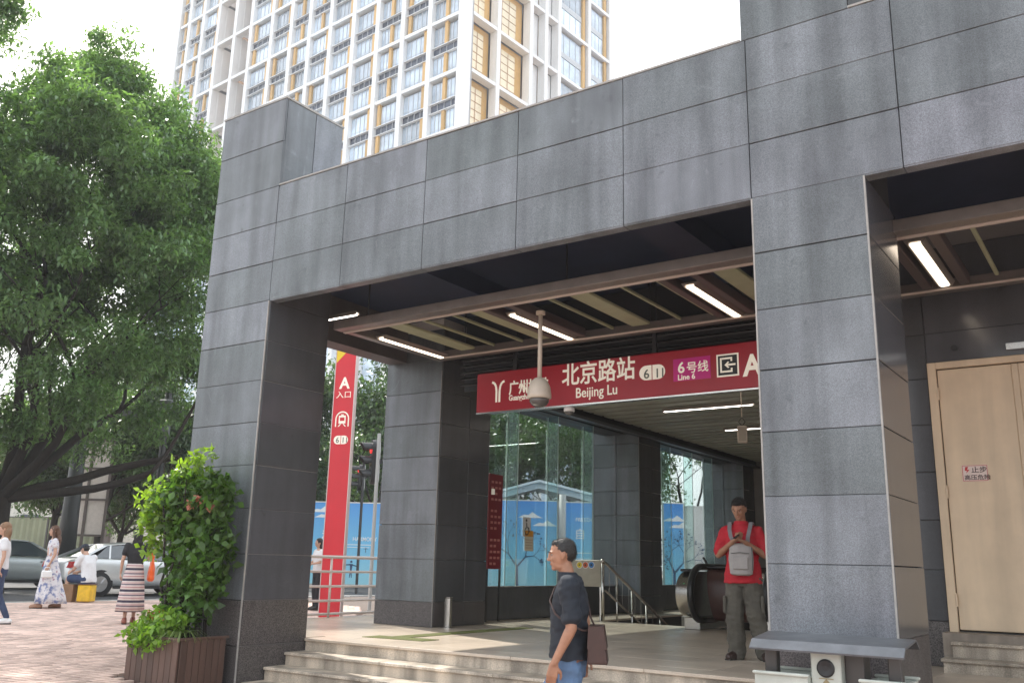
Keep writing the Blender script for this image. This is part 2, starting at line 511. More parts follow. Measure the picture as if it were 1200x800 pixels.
# right front column
colR = stbox('column', XR0+.035, XR1-.035, YF+.035, 8.56-.035, -.12, 7.655, M_JOINT); colR['label'] = 'front column behind the litter bin'
clad(colR, '-y', [XR0, XR1], ROWS, YF, G_FRONT, base=G_BASE)
clad(colR, '-y', [XR0-.04, XR1-.04], CAP, YF, G_FRONT)
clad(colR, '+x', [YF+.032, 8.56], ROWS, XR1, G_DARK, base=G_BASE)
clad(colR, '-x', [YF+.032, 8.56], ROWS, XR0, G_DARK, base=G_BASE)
clad(colR, '-x', [YF+.032, 8.56], CAP, XR0-.04, G_FRONT)
clad(colR, '+x', [YF+.032, 8.56], CAP, XR1-.04, G_FRONT)
for xx in (XR0-.004, XR1-.010):
    stbox('corner_trim', xx, xx+.014, YF-.004, YF+.012, -.1, 4.785, M_TRIM, colR)
# a further column out to the right carries the beam end
colF = stbox('column', 4.6, 5.6, YF+.035, 8.56, -.12, 6.37, M_JOINT); colF['label'] = 'front column at the far end of the beam'
clad(colF, '-y', [4.565, 5.635], ROWS, YF, G_FRONT, base=G_BASE)
# fascia beam
bm_ = stbox('fascia_beam', XL1+.0, 5.6, YF+.035, 7.585, 4.80, 6.37, M_JOINT)
JX = [XL1, -7.77, -6.48, -5.185, -3.905, -2.62, -1.335, -.05, 1.24, 2.53, 3.82, 5.635]
clad(bm_, '-y', JX, UP, YF, G_FRONT, gap=.007)
for a, c in zip(JX[:-1], JX[1:]):
    o = stbox('soffit_panel', a+.005, c-.005, YF+.006, 7.585, 4.782, 4.798, G_FRONT, bm_)
stbox('coping', XL1+.001, XR0-.045, YF-.008, 7.9, 6.380, 6.400, M_TRIM, bm_)
stbox('coping', XR1-.035, 5.64, YF-.008, 7.9, 6.380, 6.400, M_TRIM, bm_)
# roof and ceilings
stbox('roof', XL0+.05, 5.6, 7.60, 26.0, 5.62, 6.30, mat('roof_screed', (.3, .3, .3), .9, noise=.2), ST)
cl = stbox('ceiling', XL0+.2, 5.55, 7.60, 25.9, 5.50, 5.61, M_NAVY, ST)
for x in (-7.9, -4.4, -.4):   # ducts and a pipe on the dark ceiling
    stbox('duct', x, x+.5, 7.87, 11.0, 5.22, 5.495, M_NAVY, cl)
o = MB().tube([(-8.6, 8.9, 5.36), (-7.6, 8.9, 5.36), (-7.5, 9.0, 5.36), (-7.5, 10.8, 5.36)], .03, 8).build('pipe', M_BLACK, cl)
for x in (-6.9, -5.6, -3.3):
    MB().lathe([(.07, 5.38), (.09, 5.42), (.02, 5.46), (.015, 5.5)], 12, Matrix.Translation((x, 8.6, 0))).build('sprinkler', M_BLACK, cl)
# left side beam between the front column and the hall column
stbox('side_beam', XL0+.02, -9.95, 8.53, 11.2, 4.79, 6.36, mat('side_beam_dark', (.10, .085, .08), .5, noise=.2, nscale=3))
# hall columns on the left side
HX0, HX1, HG = -10.42, -9.22, -9.84
for (y0, y1, lab) in ((11.25, 12.62, 'hall column beside the steel post, grey front and dark side'), (18.25, 19.35, 'hall column between the two runs of glass'), (24.6, 25.45, 'last hall column at the back wall')):
    c = stbox('column', HX0+.035, HX1-.035, y0+.035, y1-.02, -.1, 5.49, mat('pale_joint', (.55, .54, .52), .8)); c['label'] = lab
    rows = [-.1, .6, .97] + ROWS[3:] + [5.3]
    clad(c, '-y', [HX0, (HX0+HX1)/2+.03, HX1] if y0 > 12 else [HX0, HX1], rows, y0, G_FRONT, base=G_BASE)
    clad(c, '+x', [y0+.032, (y0+y1)/2+.1, y1], rows, HX1, G_DARK, base=G_BASE if y0 < 12 else G_DARK)
    stbox('corner_trim', HX1-.012, HX1+.003, y0-.004, y0+.010, .6, 4.6, mat('trim_dull', (.22, .21, .2), .5), c)
# side wall: plinth, glass, header
for (y0, y1) in ((12.62, 18.25), (19.35, 24.6)):
    w = stbox('side_wall', HG-.06, HG+.06, y0, y1, -.1, 1.16, M_JOINT); w['label'] = 'dark granite plinth under the glass'
    n = round((y1-y0)/1.41)
    ys = [y0+(y1-y0)*i/n for i in range(n+1)]
    clad(w, '+x', ys, [.6, 1.165], HG+.09, G_DARK)
    stbox('sill', HG-.09, HG+.10, y0+.002, y1-.002, 1.166, 1.185, M_STEEL, w)
    hd = stbox('header_beam', HG-.25, HG+.28, y0, y1, 4.47, 5.49, M_BLACK)
    for i in range(n):
        p = stbox('glass_pane', HG-.006, HG+.006, ys[i]+.008, ys[i+1]-.008, 1.186, 4.469, M_GLASS)
        if i: 
            stbox('glass_fin', HG+.012, HG+.25, ys[i]-.006, ys[i]+.006, 1.186, 4.469, glass_mat('fin_glass', (.86, .96, .94), .6))
            for xx in (HG+.2505, HG+.0065): stbox('glass_edge', xx, xx+.008, ys[i]-.008, ys[i]+.008, 1.186, 4.469, mat('glass_edge_pale', (.55, .72, .68), .3))
stbox('edge_channel', HX1-.02, HX1+.10, 12.7, 25.4, 4.40, 4.62, M_BLACK)
stbox('edge_channel', HX1+.14, HX1+.22, 12.7, 25.4, 4.38, 4.44, mat('channel_grey', (.12, .12, .13), .35, .6))
# back wall and the wall between the bays
M_CONC = mat('grey_render', (.30, .29, .275), .8, noise=.12, nscale=2)
stbox('back_wall', HX0, 5.6, 25.47, 25.8, -4.5, 5.49, M_CONC)
stbox('partition_wall', -2.45, -2.25, 11.30, 25.46, -4.5, 5.49, M_CONC)
stbox('hall_plinth', -9.70, -9.60, 15.32, 25.46, -4.5, .58, G_DARK)
# slatted hall ceiling beyond the sign
sm = MB().box(0, 6.6, 0, .30, 0, .03).mesh('slat', mat('ceiling_slat', (.34, .35, .29), .5, noise=.15, nscale=3, rnd=.12))
hc = stbox('hall_ceiling', -9.0, -2.46, 11.5, 25.4, 4.72, 4.80, M_BLACK)
for i in range(32):
    o = inst('slat', sm, hc, (-9.05, 11.62+i*.43, 4.56))
# dark louvres behind and above the sign
lv = empty('louvre_bank', OFF, parent=ST)
lm_ = MB().box(-8.9, -2.3, -.02, .10, -.012, .012).mesh('louvre', M_BLACK)
for i in range(7):
    inst('louvre', lm_, lv, (0, 11.32, 4.32+i*.10), (R(25), 0, 0))
stbox('louvre_backing', -8.9, -2.3, 11.44, 11.48, 4.25, 5.49, M_BLACK, lv)

# suspended ceiling frame with olive slats
GR = empty('ceiling_grille', OFF, parent=ST)
gz0, gz1 = 4.60, 4.72
def bar(name, x0, x1, y0, y1, z0=gz0, z1=gz1, m=M_TAUPE): return stbox(name, x0, x1, y0, y1, z0, z1, m, GR, .008)
bar('frame_bar', -8.86, 5.4, 8.44, 8.60)
bar('frame_lip', -8.84, 5.4, 8.605, 8.66, 4.585, 4.61, M_TAUPE_L)
bar('frame_bar', -8.86, 5.4, 10.56, 10.72)
bar('frame_lip', -8.60, 5.4, 10.50, 10.555, 4.585, 4.61, M_TAUPE_L)  # pale colour stands in for the bright light line along this bar
bar('frame_bar', -8.86, -8.74, 8.601, 10.559)
for xc in (-6.33, -3.93, -1.55, .85, 3.2):
    for s in (-1, 1):
        bar('cross_bar', xc+s*.19-.05, xc+s*.19+.05, 8.67, 10.49, 4.61, 4.73, mat('taupe_dark', (.10, .075, .072), .45, .3))
for xs_, w in ((-8.12, .26), (-7.64, .035), (-7.14, .035), (-6.74, .24), (-5.67, .035), (-5.25, .26), (-4.69, .035), (-4.24, .035), (-3.45, .26), (-2.9, .035), (-2.35, .24), (-1.05, .04), (-.6, .04), (-.1, .24), (.4, .04), (1.4, .24), (2.1, .04)):
    bar('slat', xs_-w/2, xs_+w/2, 8.665, 10.495, 4.66, 4.70, M_OLIVE)
for x in (-8.3, -5.2, -2.9, 1.0):
    for y in (8.52, 10.64):
        MB().tube([(x, y, 4.721), (x, y, 5.495)], .012, 6).build('hanger_rod', M_BLACK, GR)

# light fittings of the suspended frame (each a thing of its own)
def ceiling_light(loc, length, label, group, m=M_TUBE, along='y', w=.11):
    t = empty('ceiling_light', loc, 0 if along == 'y' else -math.pi/2, label, 'ceiling light', group)
    h = length/2
    MB().prism([(-w*.9, .05), (w*.9, .05), (w*.6, .0), (w*.5, -.0), (w*.5, .03), (-w*.5, .03), (-w*.5, 0), (-w*.6, 0)], -h-.03, h+.03, 'xz').build('housing', mat('lamp_housing', (.28, .25, .22), .4, .3), t)
    MB().prism([(-w*.46, .028), (w*.46, .028), (w*.46, .004), (w*.3, -.008), (-w*.3, -.008), (-w*.46, .004)], -h, h, 'xz').build('diffuser', m, t)
    return t
ceiling_light((-8.64, 9.85, 4.60), 1.35, 'lit strip lamp at the outer end of the ceiling frame by the hall column', 'strip lamps of the ceiling frame')
ceiling_light((-6.33, 9.78, 4.60), 1.40, 'lit strip lamp right behind the domed camera pole', 'strip lamps of the ceiling frame')
ceiling_light((-3.93, 9.78, 4.60), 1.40, 'lit strip lamp above the red sign near the bin-side column', 'strip lamps of the ceiling frame')
ceiling_light((-1.55, 9.66, 4.60), 1.50, 'lit strip lamp above the beige doors', 'strip lamps of the ceiling frame')
for (x, y, ln, wd) in ((-6.55, 13.4, 1.75, 'first behind the red sign'), (-6.65, 16.0, 1.75, 'second, beside the hanging box'), (-6.6, 18.8, 1.6, 'third and deepest')):
    ceiling_light((x, y, 4.50), ln, 'thin lit tube lamp across the hall ceiling, ' + wd, 'tube lamps of the hall ceiling', M_TUBE_C, 'x', .07)
    ceiling_light((x+2.4, y-.02, 4.50), 2.4, 'thin lit tube lamp reaching towards the bin-side column, ' + wd, 'tube lamps of the hall ceiling', M_TUBE_C, 'x', .05)
ceiling_light((-9.45, 9.1, 5.0), .7, 'small lit strip lamp beside the planter-side column under the dark ceiling', 'strip lamps of the ceiling frame', M_TUBE_C, 'x', .05)

# right bay: dark polished wall with beige doors
WY = 11.15
wl = stbox('bay_wall', -2.46, 5.6, WY+.035, WY+.14, -.1, 5.49, mat('mid_joint')); wl['label'] = 'dark polished granite wall round the beige doors'
DX0, DX1, DZ0, DZ1 = -1.93, .55, .98, 3.92
rowsW = [-.1, .6, 1.07, 1.61, 2.147, 2.68, 3.213, 3.745]
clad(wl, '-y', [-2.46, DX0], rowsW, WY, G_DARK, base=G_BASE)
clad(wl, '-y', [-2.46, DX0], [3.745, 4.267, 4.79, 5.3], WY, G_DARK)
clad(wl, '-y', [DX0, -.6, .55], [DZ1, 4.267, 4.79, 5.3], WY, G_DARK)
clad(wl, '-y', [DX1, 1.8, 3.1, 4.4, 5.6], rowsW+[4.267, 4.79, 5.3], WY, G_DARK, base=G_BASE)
M_BEIGE = mat('beige_paint', (.66, .52, .365), .42, noise=.10, nscale=2.5, streak=.14)
dr = stbox('door', DX0+.09, DX1-.09, WY+.005, WY+.032, DZ0, DZ1-.08, mat('door_dark_gap', (.05, .04, .03), .8)); dr['label'] = 'tall beige metal double door'
stbox('door_leaf', DX0+.105, -1.075, WY-.022, WY+.0045, DZ0+.012, DZ1-.095, M_BEIGE, dr, .006)
stbox('door_leaf', -1.01, -.20, WY-.022, WY+.0045, DZ0+.012, DZ1-.095, M_BEIGE, dr, .006)
stbox('door_leaf', -.19, DX1-.105, WY-.022, WY+.0045, DZ0+.012, DZ1-.095, M_BEIGE, dr, .006)
stbox('meeting_stile', -1.074, -1.011, WY-.03, WY+.0045, DZ0+.012, DZ1-.095, M_BEIGE, dr, .006)
stbox('frame_jamb', DX0+.005, DX0+.095, WY-.045, WY+.03, DZ0-.02, DZ1-.005, M_BEIGE, dr, .006)
stbox('frame_jamb', DX1-.095, DX1-.005, WY-.045, WY+.03, DZ0-.02, DZ1-.005, M_BEIGE, dr, .006)
stbox('frame_head', DX0+.0955, DX1-.0955, WY-.045, WY+.03, DZ1-.082, DZ1-.005, M_BEIGE, dr, .006)
for z in (1.3, 2.45, 3.55):
    MB().tube([(DX0+.1, WY-.05, z-.07), (DX0+.1, WY-.05, z+.07)], .012, 8).build('hinge', M_BEIGE, dr)
stbox('closer_rail', -1.1, .3, WY-.06, WY-.001, DZ1+.06, DZ1+.13, M_STEEL)
MB().lathe([(.02, 0), (.035, .02), (.035, .03)], 12, Matrix.Translation((-1.62, WY-.03, 4.06)) @ Matrix.Rotation(R(90), 4, 'X')).build('vent_hole', M_BLACK, wl)
# threshold and door steps
ds = stbox('door_steps', -1.95, 1.2, 10.82, WY-.001, .60, .97, mat('threshold_stone', (.26, .22, .18), .7, noise=.2, nscale=6, streak=.3))
stbox('tread', -1.93, 1.25, 10.50, 10.819, .70, .735, G_STEP, ds, .006)
stbox('riser', -1.91, 1.24, 10.53, 10.818, .60, .699, G_STEP, ds)
stbox('tread', -1.86, 1.2, 10.72, 10.9, .855, .89, G_STEP, ds, .006)
stbox('riser', -1.85, 1.2, 10.75, 10.81, .736, .854, G_STEP, ds)

# ================================================================== PLATFORM AND STEPS
pf = empty('platform', (0, 0, 0), kind='structure')
MB().box(-12.1, 5.6, 8.52, 15.2, -.2, .566).build('bed', M_JOINT, pf)
MB().box(-10.0, -8.65, 15.2, 25.4, -.2, .566).build('bed', M_JOINT, pf)
def slab(x0, x1, y0, y1, m=G_FLOOR):
    me = panel_mesh(x1-x0-.004, y1-y0-.004, m, .035, .0015)
    inst('slab', me, pf, (x0+.002, y0+.002, .600+rp.uniform(-.0006, .0006)), (R(-90), 0, 0))
xs = [-12.1, -11.5, -10.9, -10.3] + [-9.7+.6*i for i in range(18)]
ysl = [8.85+.6*i for i in range(11)]
ysl[-1] = 15.2
for i in range(len(xs)-1):
    for j in range(len(ysl)-1):
        slab(xs[i], xs[i+1], ysl[j], ysl[j+1])
for j in range(17):
    slab(-9.7, -8.65, 15.2+.6*j, 15.8+.6*j)
for i in range(3):
    slab(xs[i], xs[i+1], 8.53, 8.85)
slab(-10.3, -9.05, 8.53, 8.85)
# flight of steps: nosed treads and risers in pieces of about 1.6 m
stp = empty('steps', (0, 0, 0), kind='structure')
for (xa, xb) in ((-9.0, -2.66), (-1.62, 4.6)):
    n = 4
    for k in range(5):
        z = .60-.15*k
        yn = 8.46-.315*k
        for i in range(n):
            x0 = xa+(xb-xa)*i/n+.0015; x1 = xa+(xb-xa)*(i+1)/n-.0015
            sh = rp.uniform(-.001, .001)
            yb = 8.849 if k == 0 else yn+.36
            MB().bbox(x0, x1, yn+sh, yb, z-.035, z, .006).build('tread', G_STEP if k else G_FLOOR, stp)
            MB().box(x0, x1, yn+.03, yn+.06, z-.15, z-.0355).build('riser', G_STEP, stp)
    MB().box(xa+.01, xb-.01, 7.25, 8.80, -.2, .0).build('step_bed', M_JOINT, stp)
# stairwell down to the trains
sw = empty('stairs', (-7.7, 15.2, .6), kind='structure')
for k in range(16):
    MB().bbox(-.92, .92, k*.30, k*.30+.31, -.15*(k+1)-.5, -.15*(k+1), .006).build('step', G_STEP, sw)
# ================================================================== HANGING STATION SIGN
SY = 11.0
SG = empty('station_sign', (-5.3, SY, 3.785), label='long red hanging station sign with cream Chinese and English lettering', cat='sign')
def sg(px, py): p = onY(px, py, SY-.072); return (p.x+5.3, p.z-3.785)
MB().bbox(-2.97, 3.0, -.06, .06, 0, .60, .01).build('board', M_REDSIGN, SG)
MB().box(-2.98, 3.01, -.05, .05, -.022, -.001).build('bottom_rail', M_STEEL, SG)
for x in (-2.3, 0, 2.2):
    MB().box(x-.03, x+.03, -.02, .02, .601, 1.70).build('hanger', M_BLACK, SG)
def stext(s, px, py, hpx, m=M_LETTER, bold=.012, sx=1.0, cjk=False, name='lettering'):
    """baseline left at the pixel, cap height in px"""
    x, z = sg(px, py); k = abs(sg(px, py-hpx)[1]-z)
    return text_obj(s, k/(.86 if cjk else .73), m, SG, face_M((x, -.0635, z), (1, 0, 0)), name, bold, .003, sx=sx)
# logo: two curved strokes
lg = MB()
def curve_strip(pts, w, y0=-.0665, y1=-.0605):
    pts = [Vector((a, 0, c)) for a, c in pts]
    for i in range(len(pts)-1):
        a, c = pts[i], pts[i+1]
        t = (c-a).normalized(); n = Vector((-t.z, 0, t.x))*w/2
        lg.add([(a-n)+Vector((0, y0, 0)), (a+n)+Vector((0, y0, 0)), (c+n)+Vector((0, y0, 0)), (c-n)+Vector((0, y0, 0))], [(0, 1, 2, 3)])
bx, bz = sg(583, 471); tz = sg(583, 447)[1]; hh = tz-bz
for s in (-1, 1):
    curve_strip([(bx+s*.028, bz), (bx+s*.028, bz+hh*.55), (bx+s*.04, bz+hh*.78), (bx+s*.07, bz+hh*.94), (bx+s*.115, bz+hh)], .036)
lg.build('emblem', M_LETTER, SG)
stext('广州地铁', 596, 461, 14.5, bold=.022, cjk=True, sx=.80)
stext('Guangzhou Metro', 596, 469.3, 6.6, bold=.018, sx=.78)
stext('北京路站', 658, 450, 23.5, bold=.014, cjk=True, sx=.86)
stext('Beijing Lu', 674, 466, 12.0, bold=.008, sx=.86)
x0, z0 = sg(749, 446); x1, z1 = sg(779, 428.5); z1 = z0+.20
def pill(parent, x0, x1, z0, z1, y0, y1, m):
    r_ = (z1-z0)/2; pts = []
    for k in range(13): a = R(90+180*k/12); pts.append((x0+r_+r_*math.cos(a), z0+r_+r_*math.sin(a)))
    for k in range(13): a = R(-90+180*k/12); pts.append((x1-r_+r_*math.cos(a), z0+r_+r_*math.sin(a)))
    return MB().prism(pts, y0, y1, 'xz').build('badge', m, parent)
pill(SG, x0, x1, z0, z1, -.066, -.0605, M_LETTER)
M_GREY6 = mat('badge_green_grey', (.12, .14, .11), .5)
stext('6', 754, 443.5, 11, M_GREY6, .012); stext('11', 767, 442.3, 11, M_GREY6, .012, sx=.9)
MB().box((x0+x1)/2-.006, (x0+x1)/2+.006, -.0675, -.0662, z0, z1).build('badge_divider', M_REDSIGN, SG)
x0, z0 = sg(789, 447); x1, z1 = sg(832, 419)
z1 = z0+.30
MB().box(x0, x1, -.0655, -.0605, z0, z1).build('line_badge', mat('line_magenta', (.56, .01, .22), .4), SG)
stext('6', 794, 437, 13, bold=.015); stext('号线', 804, 436, 12, bold=.008, cjk=True, sx=.98)
o = stext('Line 6', 794, 445.3, 6.4, bold=.02, sx=1.0)
for ob in [c for c in SG.children if c.name.startswith('lettering')]: ob.location.y = -.0675
x0, z0 = sg(840, 442); x1, z1 = sg(865, 414.5); z1 = z0+(x1-x0)
MB().box(x0, x1, -.0655, -.0605, z0, z1).build('exit_badge', M_LETTER, SG)
MB().box(x0+.02, x1-.02, -.0672, -.0657, z0+.02, z1-.02).build('exit_field', M_BLACK, SG)
w_ = x1-x0; ic = MB()
def icb(a, b, c, d): ic.box(x0+a*w_, x0+b*w_, -.0686, -.0674, z0+c*w_, z0+d*w_)
icb(.16, .24, .18, .84); icb(.245, .72, .76, .84); icb(.245, .72, .18, .26); icb(.64, .72, .265, .36); icb(.64, .72, .66, .755)
icb(.45, .86, .47, .55)
ic.add([(x0+.36*w_, -.0686, z0+.51*w_), (x0+.52*w_, -.0686, z0+.36*w_), (x0+.58*w_, -.0686, z0+.40*w_), (x0+.46*w_, -.0686, z0+.51*w_), (x0+.58*w_, -.0686, z0+.62*w_), (x0+.52*w_, -.0686, z0+.66*w_)], [(0, 1, 2, 3), (0, 3, 4, 5)])
ic.build('exit_symbol', M_LETTER, SG)
stext('A', 871.5, 440, 25, bold=.03, sx=.9)

# ================================================================== CAMERAS, HANGING BOX
p = onY(632, 462, 9.2)
t = empty('dome_camera', (p.x, p.y, p.z), label='large beige domed security camera on a long ceiling pole before the red sign', cat='security camera')
M_CREAM = mat('camera_cream', (.62, .55, .46), .4, noise=.06)
MB().tube([(0, 0, .20), (0, 0, 4.62-p.z)], .028, 12).build('pole', M_CREAM, t, smooth=True)
MB().lathe([(.06, 4.60-p.z), (.06, 4.64-p.z)], 16).build('mount_plate', M_CREAM, t)
o = MB().lathe([(.03, .21), (.06, .20), (.10, .165), (.135, .09), (.148, .0), (.148, -.045), (.13, -.055)], 28).build('housing', M_CREAM, t, smooth=True)
MB().lathe([(.125, -.056), (.118, -.095), (.09, -.135), (.05, -.157), (.01, -.163)], 28).build('dome', mat('smoked_dome', (.10, .09, .085), .12, coat=.5), t, smooth=True)
p = onY(667, 481, 11.0)
t = empty('dome_camera', (p.x, p.y, p.z), label='small white dome camera under the edge of the red sign', cat='security camera')
MB().lathe([(.03, 3.763-p.z), (.04, .06), (.075, .04), (.078, -.01), (.07, -.016)], 20).build('housing', M_WHITE, t, smooth=True)
MB().lathe([(.066, -.017), (.055, -.05), (.02, -.068), (.004, -.07)], 20).build('dome', mat('smoked_dome', ), t, smooth=True)
p = onY(870, 509, 13.6)
t = empty('hanging_box', (p.x, p.y, p.z), R(20), label='beige box hanging on a thin rod from the hall ceiling', cat='loudspeaker')
MB().bbox(-.075, .075, -.07, .07, -.13, .13, .012).build('body', M_CREAM, t)
MB().box(-.06, .06, -.0735, -.0705, -.11, .11).build('grille', mat('speaker_grille', (.42, .38, .31), .7), t)
MB().tube([(0, 0, .131), (-.05, 0, .2), (0, 0, .27), (.05, 0, .2), (0, 0, .131)], .006, 6).build('shackle', M_BLACK, t)
MB().tube([(0, 0, .27), (0, 0, 4.56-p.z)], .009, 8).build('rod', M_CREAM, t)

# ================================================================== NOTICE BOARD, STICKERS
t = empty('notice_board', (-9.50, 13.02, 1.45), R(90), 'tall narrow dark red notice board hung beside the glass', 'notice board')
M_DRED = mat('board_dark_red', (.20, .012, .022), .35)
MB().bbox(-.02, .40, -.015, .015, .03, 1.66, .006).build('board', M_DRED, t)
bt = mat('faded_print', (.55, .22, .2), .6)
for k, zz in enumerate(np.linspace(.12, 1.52, 15)):
    if k in (5, 10): continue
    b = MB()
    for c_ in range(3 if k % 3 else 2):
        b.box(.05+c_*.11, .12+c_*.11, -.0175, -.0155, zz-.02, zz+.02)
    tag(b.build('print_line', bt, t), kind='stuff')
MB().box(.05, .15, -.0178, -.0155, 1.30, 1.40).build('pictogram', M_LETTER, t)
MB().box(-.02, .02, -.012, .012, -.84, .029).build('leg', M_BLACK, t)
MB().box(.36, .40, -.012, .012, -.84, .029).build('leg', M_BLACK, t)

def onX(px, py, X):
    d = ray(px, py); return d*(X/d.x) + Vector((0, 0, H))
p = onX(613, 628, HG+.02)
t = empty('sticker', (HG+.009, p.y, p.z), R(90), 'white square sticker with a black wheelchair user on the glass', 'sticker')
MB().box(0, .27, -.002, 0, 0, .36).build('sheet', M_WHITE, t)
wc = MB()
wc.lathe([(.028, -.001), (.028, .001)], 14, Matrix.Translation((.12, -.0035, .30)) @ Matrix.Rotation(R(90), 4, 'X'))
wc.tube([(.12, -.0035, .26), (.13, -.0035, .17), (.19, -.0035, .165), (.215, -.0035, .09)], .012, 6)
wc.tube([(.13+.065*math.cos(a), -.0035, .10+.065*math.sin(a)) for a in np.linspace(R(110), R(370), 16)], .010, 6)
tag(wc.build('wheelchair_symbol', M_BLACK, t), kind=None)
p = onX(615, 645, HG+.02)
t = empty('notice_sheet', (HG+.009, p.y, p.z), R(90), 'small notice sheet with an orange heading on the glass', 'notice')
MB().box(0, .30, -.002, 0, 0, .38).build('sheet', mat('cream_paper', (.72, .66, .52), .7), t)
MB().box(.01, .29, -.0035, -.0022, .27, .375).build('heading', mat('orange_print', (.75, .33, .03), .6), t)
for k in range(4):
    MB().box(.03, .27, -.0035, -.0022, .05+k*.05, .065+k*.05).build('print_line', mat('pale_print', (.55, .42, .3), .7), t)

# ================================================================== STAIR RAIL, BARRIER, ESCALATOR, POST
t = empty('stair_handrail', (-8.5, 15.3, .6), label='stainless steel handrail sloping down the stairs into the hall', cat='handrail')
sl = -.46
MB().tube([(0, 0, 0), (0, 0, 1.05)], .032, 12).build('newel_post', M_STEEL, t, smooth=True)
MB().lathe([(.045, 1.045), (.05, 1.07), (.03, 1.10), (.005, 1.105)], 14).build('post_cap', M_STEEL, t, smooth=True)
MB().tube([(0, 0, 1.04), (0, .12, 1.03), (0, 4.2, 1.03+sl*4.1)], .028, 10).build('top_rail', M_STEEL, t, smooth=True)
MB().tube([(0, .0, .55), (0, .1, .54), (0, 4.2, .54+sl*4.1)], .020, 10).build('lower_rail', M_STEEL, t, smooth=True)
for k in range(6):
    y = .55+k*.62
    MB().tube([(0, y, sl*y-.25), (0, y, 1.03+sl*(y-.1))], .022, 10).build('post', M_STEEL, t, smooth=True)
for k in range(14):
    y = .25+k*.26
    MB().tube([(.0, y, .54+sl*(y-.1)), (.0, y, 1.03+sl*(y-.1))], .006, 6).build('baluster', M_STEEL, t)
p0 = onY(672, 686, 15.32); p1 = onY(704, 656, 15.32)
t = empty('barrier_panel', (p0.x, 15.34, .6), label='beige metal barrier panel with three round stickers beside the handrail', cat='barrier')
w_ = p1.x-p0.x; h1 = p1.z-.6; h0 = p0.z-.6
MB().bbox(-.35, w_, -.02, .02, h0, h1, .006).build('panel', mat('beige_steel', (.42, .37, .30), .35, .3, noise=.1), t)
for xx in (-.33, w_-.02): MB().tube([(xx, 0, 0), (xx, 0, h0-.001)], .02, 8).build('leg', M_STEEL, t)
for k, (pc, c_) in enumerate(((678.5, (.75, .55, .03)), (685.5, (.60, .12, .05)), (692.5, (.05, .2, .5)))):
    q = onY(pc, 661.5, 15.3)
    MB().lathe([(.066, 0), (.066, .002)], 20, Matrix.Translation((q.x-p0.x, -.0205, q.z-.6)) @ Matrix.Rotation(R(90), 4, 'X')).build('round_sticker_rim', M_WHITE, t)
    MB().lathe([(.055, 0), (.055, .002)], 20, Matrix.Translation((q.x-p0.x, -.0232, q.z-.6)) @ Matrix.Rotation(R(90), 4, 'X')).build('round_sticker', mat('sticker%d' % k, c_, .5), t)
    MB().lathe([(.022, 0), (.022, .002)], 3+k, Matrix.Translation((q.x-p0.x, -.0258, q.z-.6)) @ Matrix.Rotation(R(90), 4, 'X')).build('sticker_symbol', M_BLACK, t)
t = empty('steel_post', (-9.08, 11.46, .6), label='short stainless steel post at the foot of the hall column', cat='post')
MB().bbox(-.055, .055, -.035, .035, 0, .44, .008).build('post', M_STEEL, t)
MB().bbox(-.058, .058, -.038, .038, .441, .455, .004).build('cap', M_STEEL, t)
MB().box(-.09, .09, -.07, .07, 0, .006).build('base_plate', M_STEEL, t)

def escalator(loc, label, panel=True):
    t = empty('escalator', loc, 0, label, 'escalator')
    M_RUB = mat('black_rubber', (.012, .012, .013), .35)
    M_BROWN = mat('brown_panel', (.06, .022, .017), .35, coat=.15, noise=.3, nscale=4)
    for s, x in (('a', 0.0), ('b', 1.25)):
        # steel newel body: D shaped profile in the YZ plane, bulging towards the landing
        prof = []
        for k in range(15):
            a = R(90+180*k/14); prof.append((-.05+.40*math.cos(a)*1.0, .56+.36*math.sin(a)))
        prof = [(q[0], q[1]) for q in prof] + [(1.6, .20), (1.6, .92)]
        o = MB().prism(prof, x-.16, x+.06, 'yz').build('newel', M_STEEL, t); smooth_by_angle(o, 30)
        # handrail belt round the newel
        path = [(x+.13, 1.6, 1.0)]
        for k in range(17):
            a = R(90+180*k/16); path.append((x+.13, -.08+.44*math.cos(a), .57+.43*math.sin(a)))
        path.append((x+.13, .5, .14))
        MB().tube(path, .055, 10).build('handrail', M_RUB, t, smooth=True)
        MB().bbox(x-.12, x+.16, -.22, 1.4, 0, .195, .01).build('skirt_base', M_STEEL, t)
    MB().lathe([(.03, 0), (.03, .004)], 12, Matrix.Translation((-.03, -.40, .70)) @ Matrix.Rotation(R(90), 4, 'X')).build('indicator', mat('green_lamp', (.02, .3, .1), .3, emit=(.05, .8, .3), estr=1.2), t)
    MB().bbox(-.14, .02, -.30, -.05, .915, .96, .01).build('control_cap', M_BLACK, t)
    if panel:
        pr = []
        for k in range(13):
            a = R(90+180*k/12); pr.append((.14+.20*math.cos(a), .56+.42*math.sin(a)))
        pr += [(.5, .14), (.5, .98)]
        o = MB().prism(pr, .20, 1.05, 'yz').build('closing_panel', M_BROWN, t); smooth_by_angle(o, 30)
        for v in o.data.vertices: v.co.x = .625+(v.co.x-.625)*(.74+.28*v.co.z)
        MB().bbox(.19, 1.06, .0, .52, .982, 1.01, .006).build('panel_top', M_BLACK, t)
        MB().tube([(.1, .35, .99), (.02, .30, 1.16)], .02, 8).build('bracket', M_BLACK, t)
        MB().tube([(.85, .35, .99), (.98, .30, 1.16)], .02, 8).build('bracket', M_TAUPE, t)
    return t
e = onZ(812, 737, .6)
escalator((e.x, e.y+.15, .6), 'steel escalator landing with black handrail and closed brown panel beside the stairs')
b = MB().bbox(0, .42, 0, .3, 0, .62, .01)
o = b.build('floor_cabinet', mat('grey_cabinet', (.26, .25, .23), .5, .3, noise=.1), loc=(-7.35, 16.2, .1)); tag(o, 'grey metal cabinet between the stairs and the escalator', 'cabinet')
o.data.transform(Matrix.Scale(1, 4))

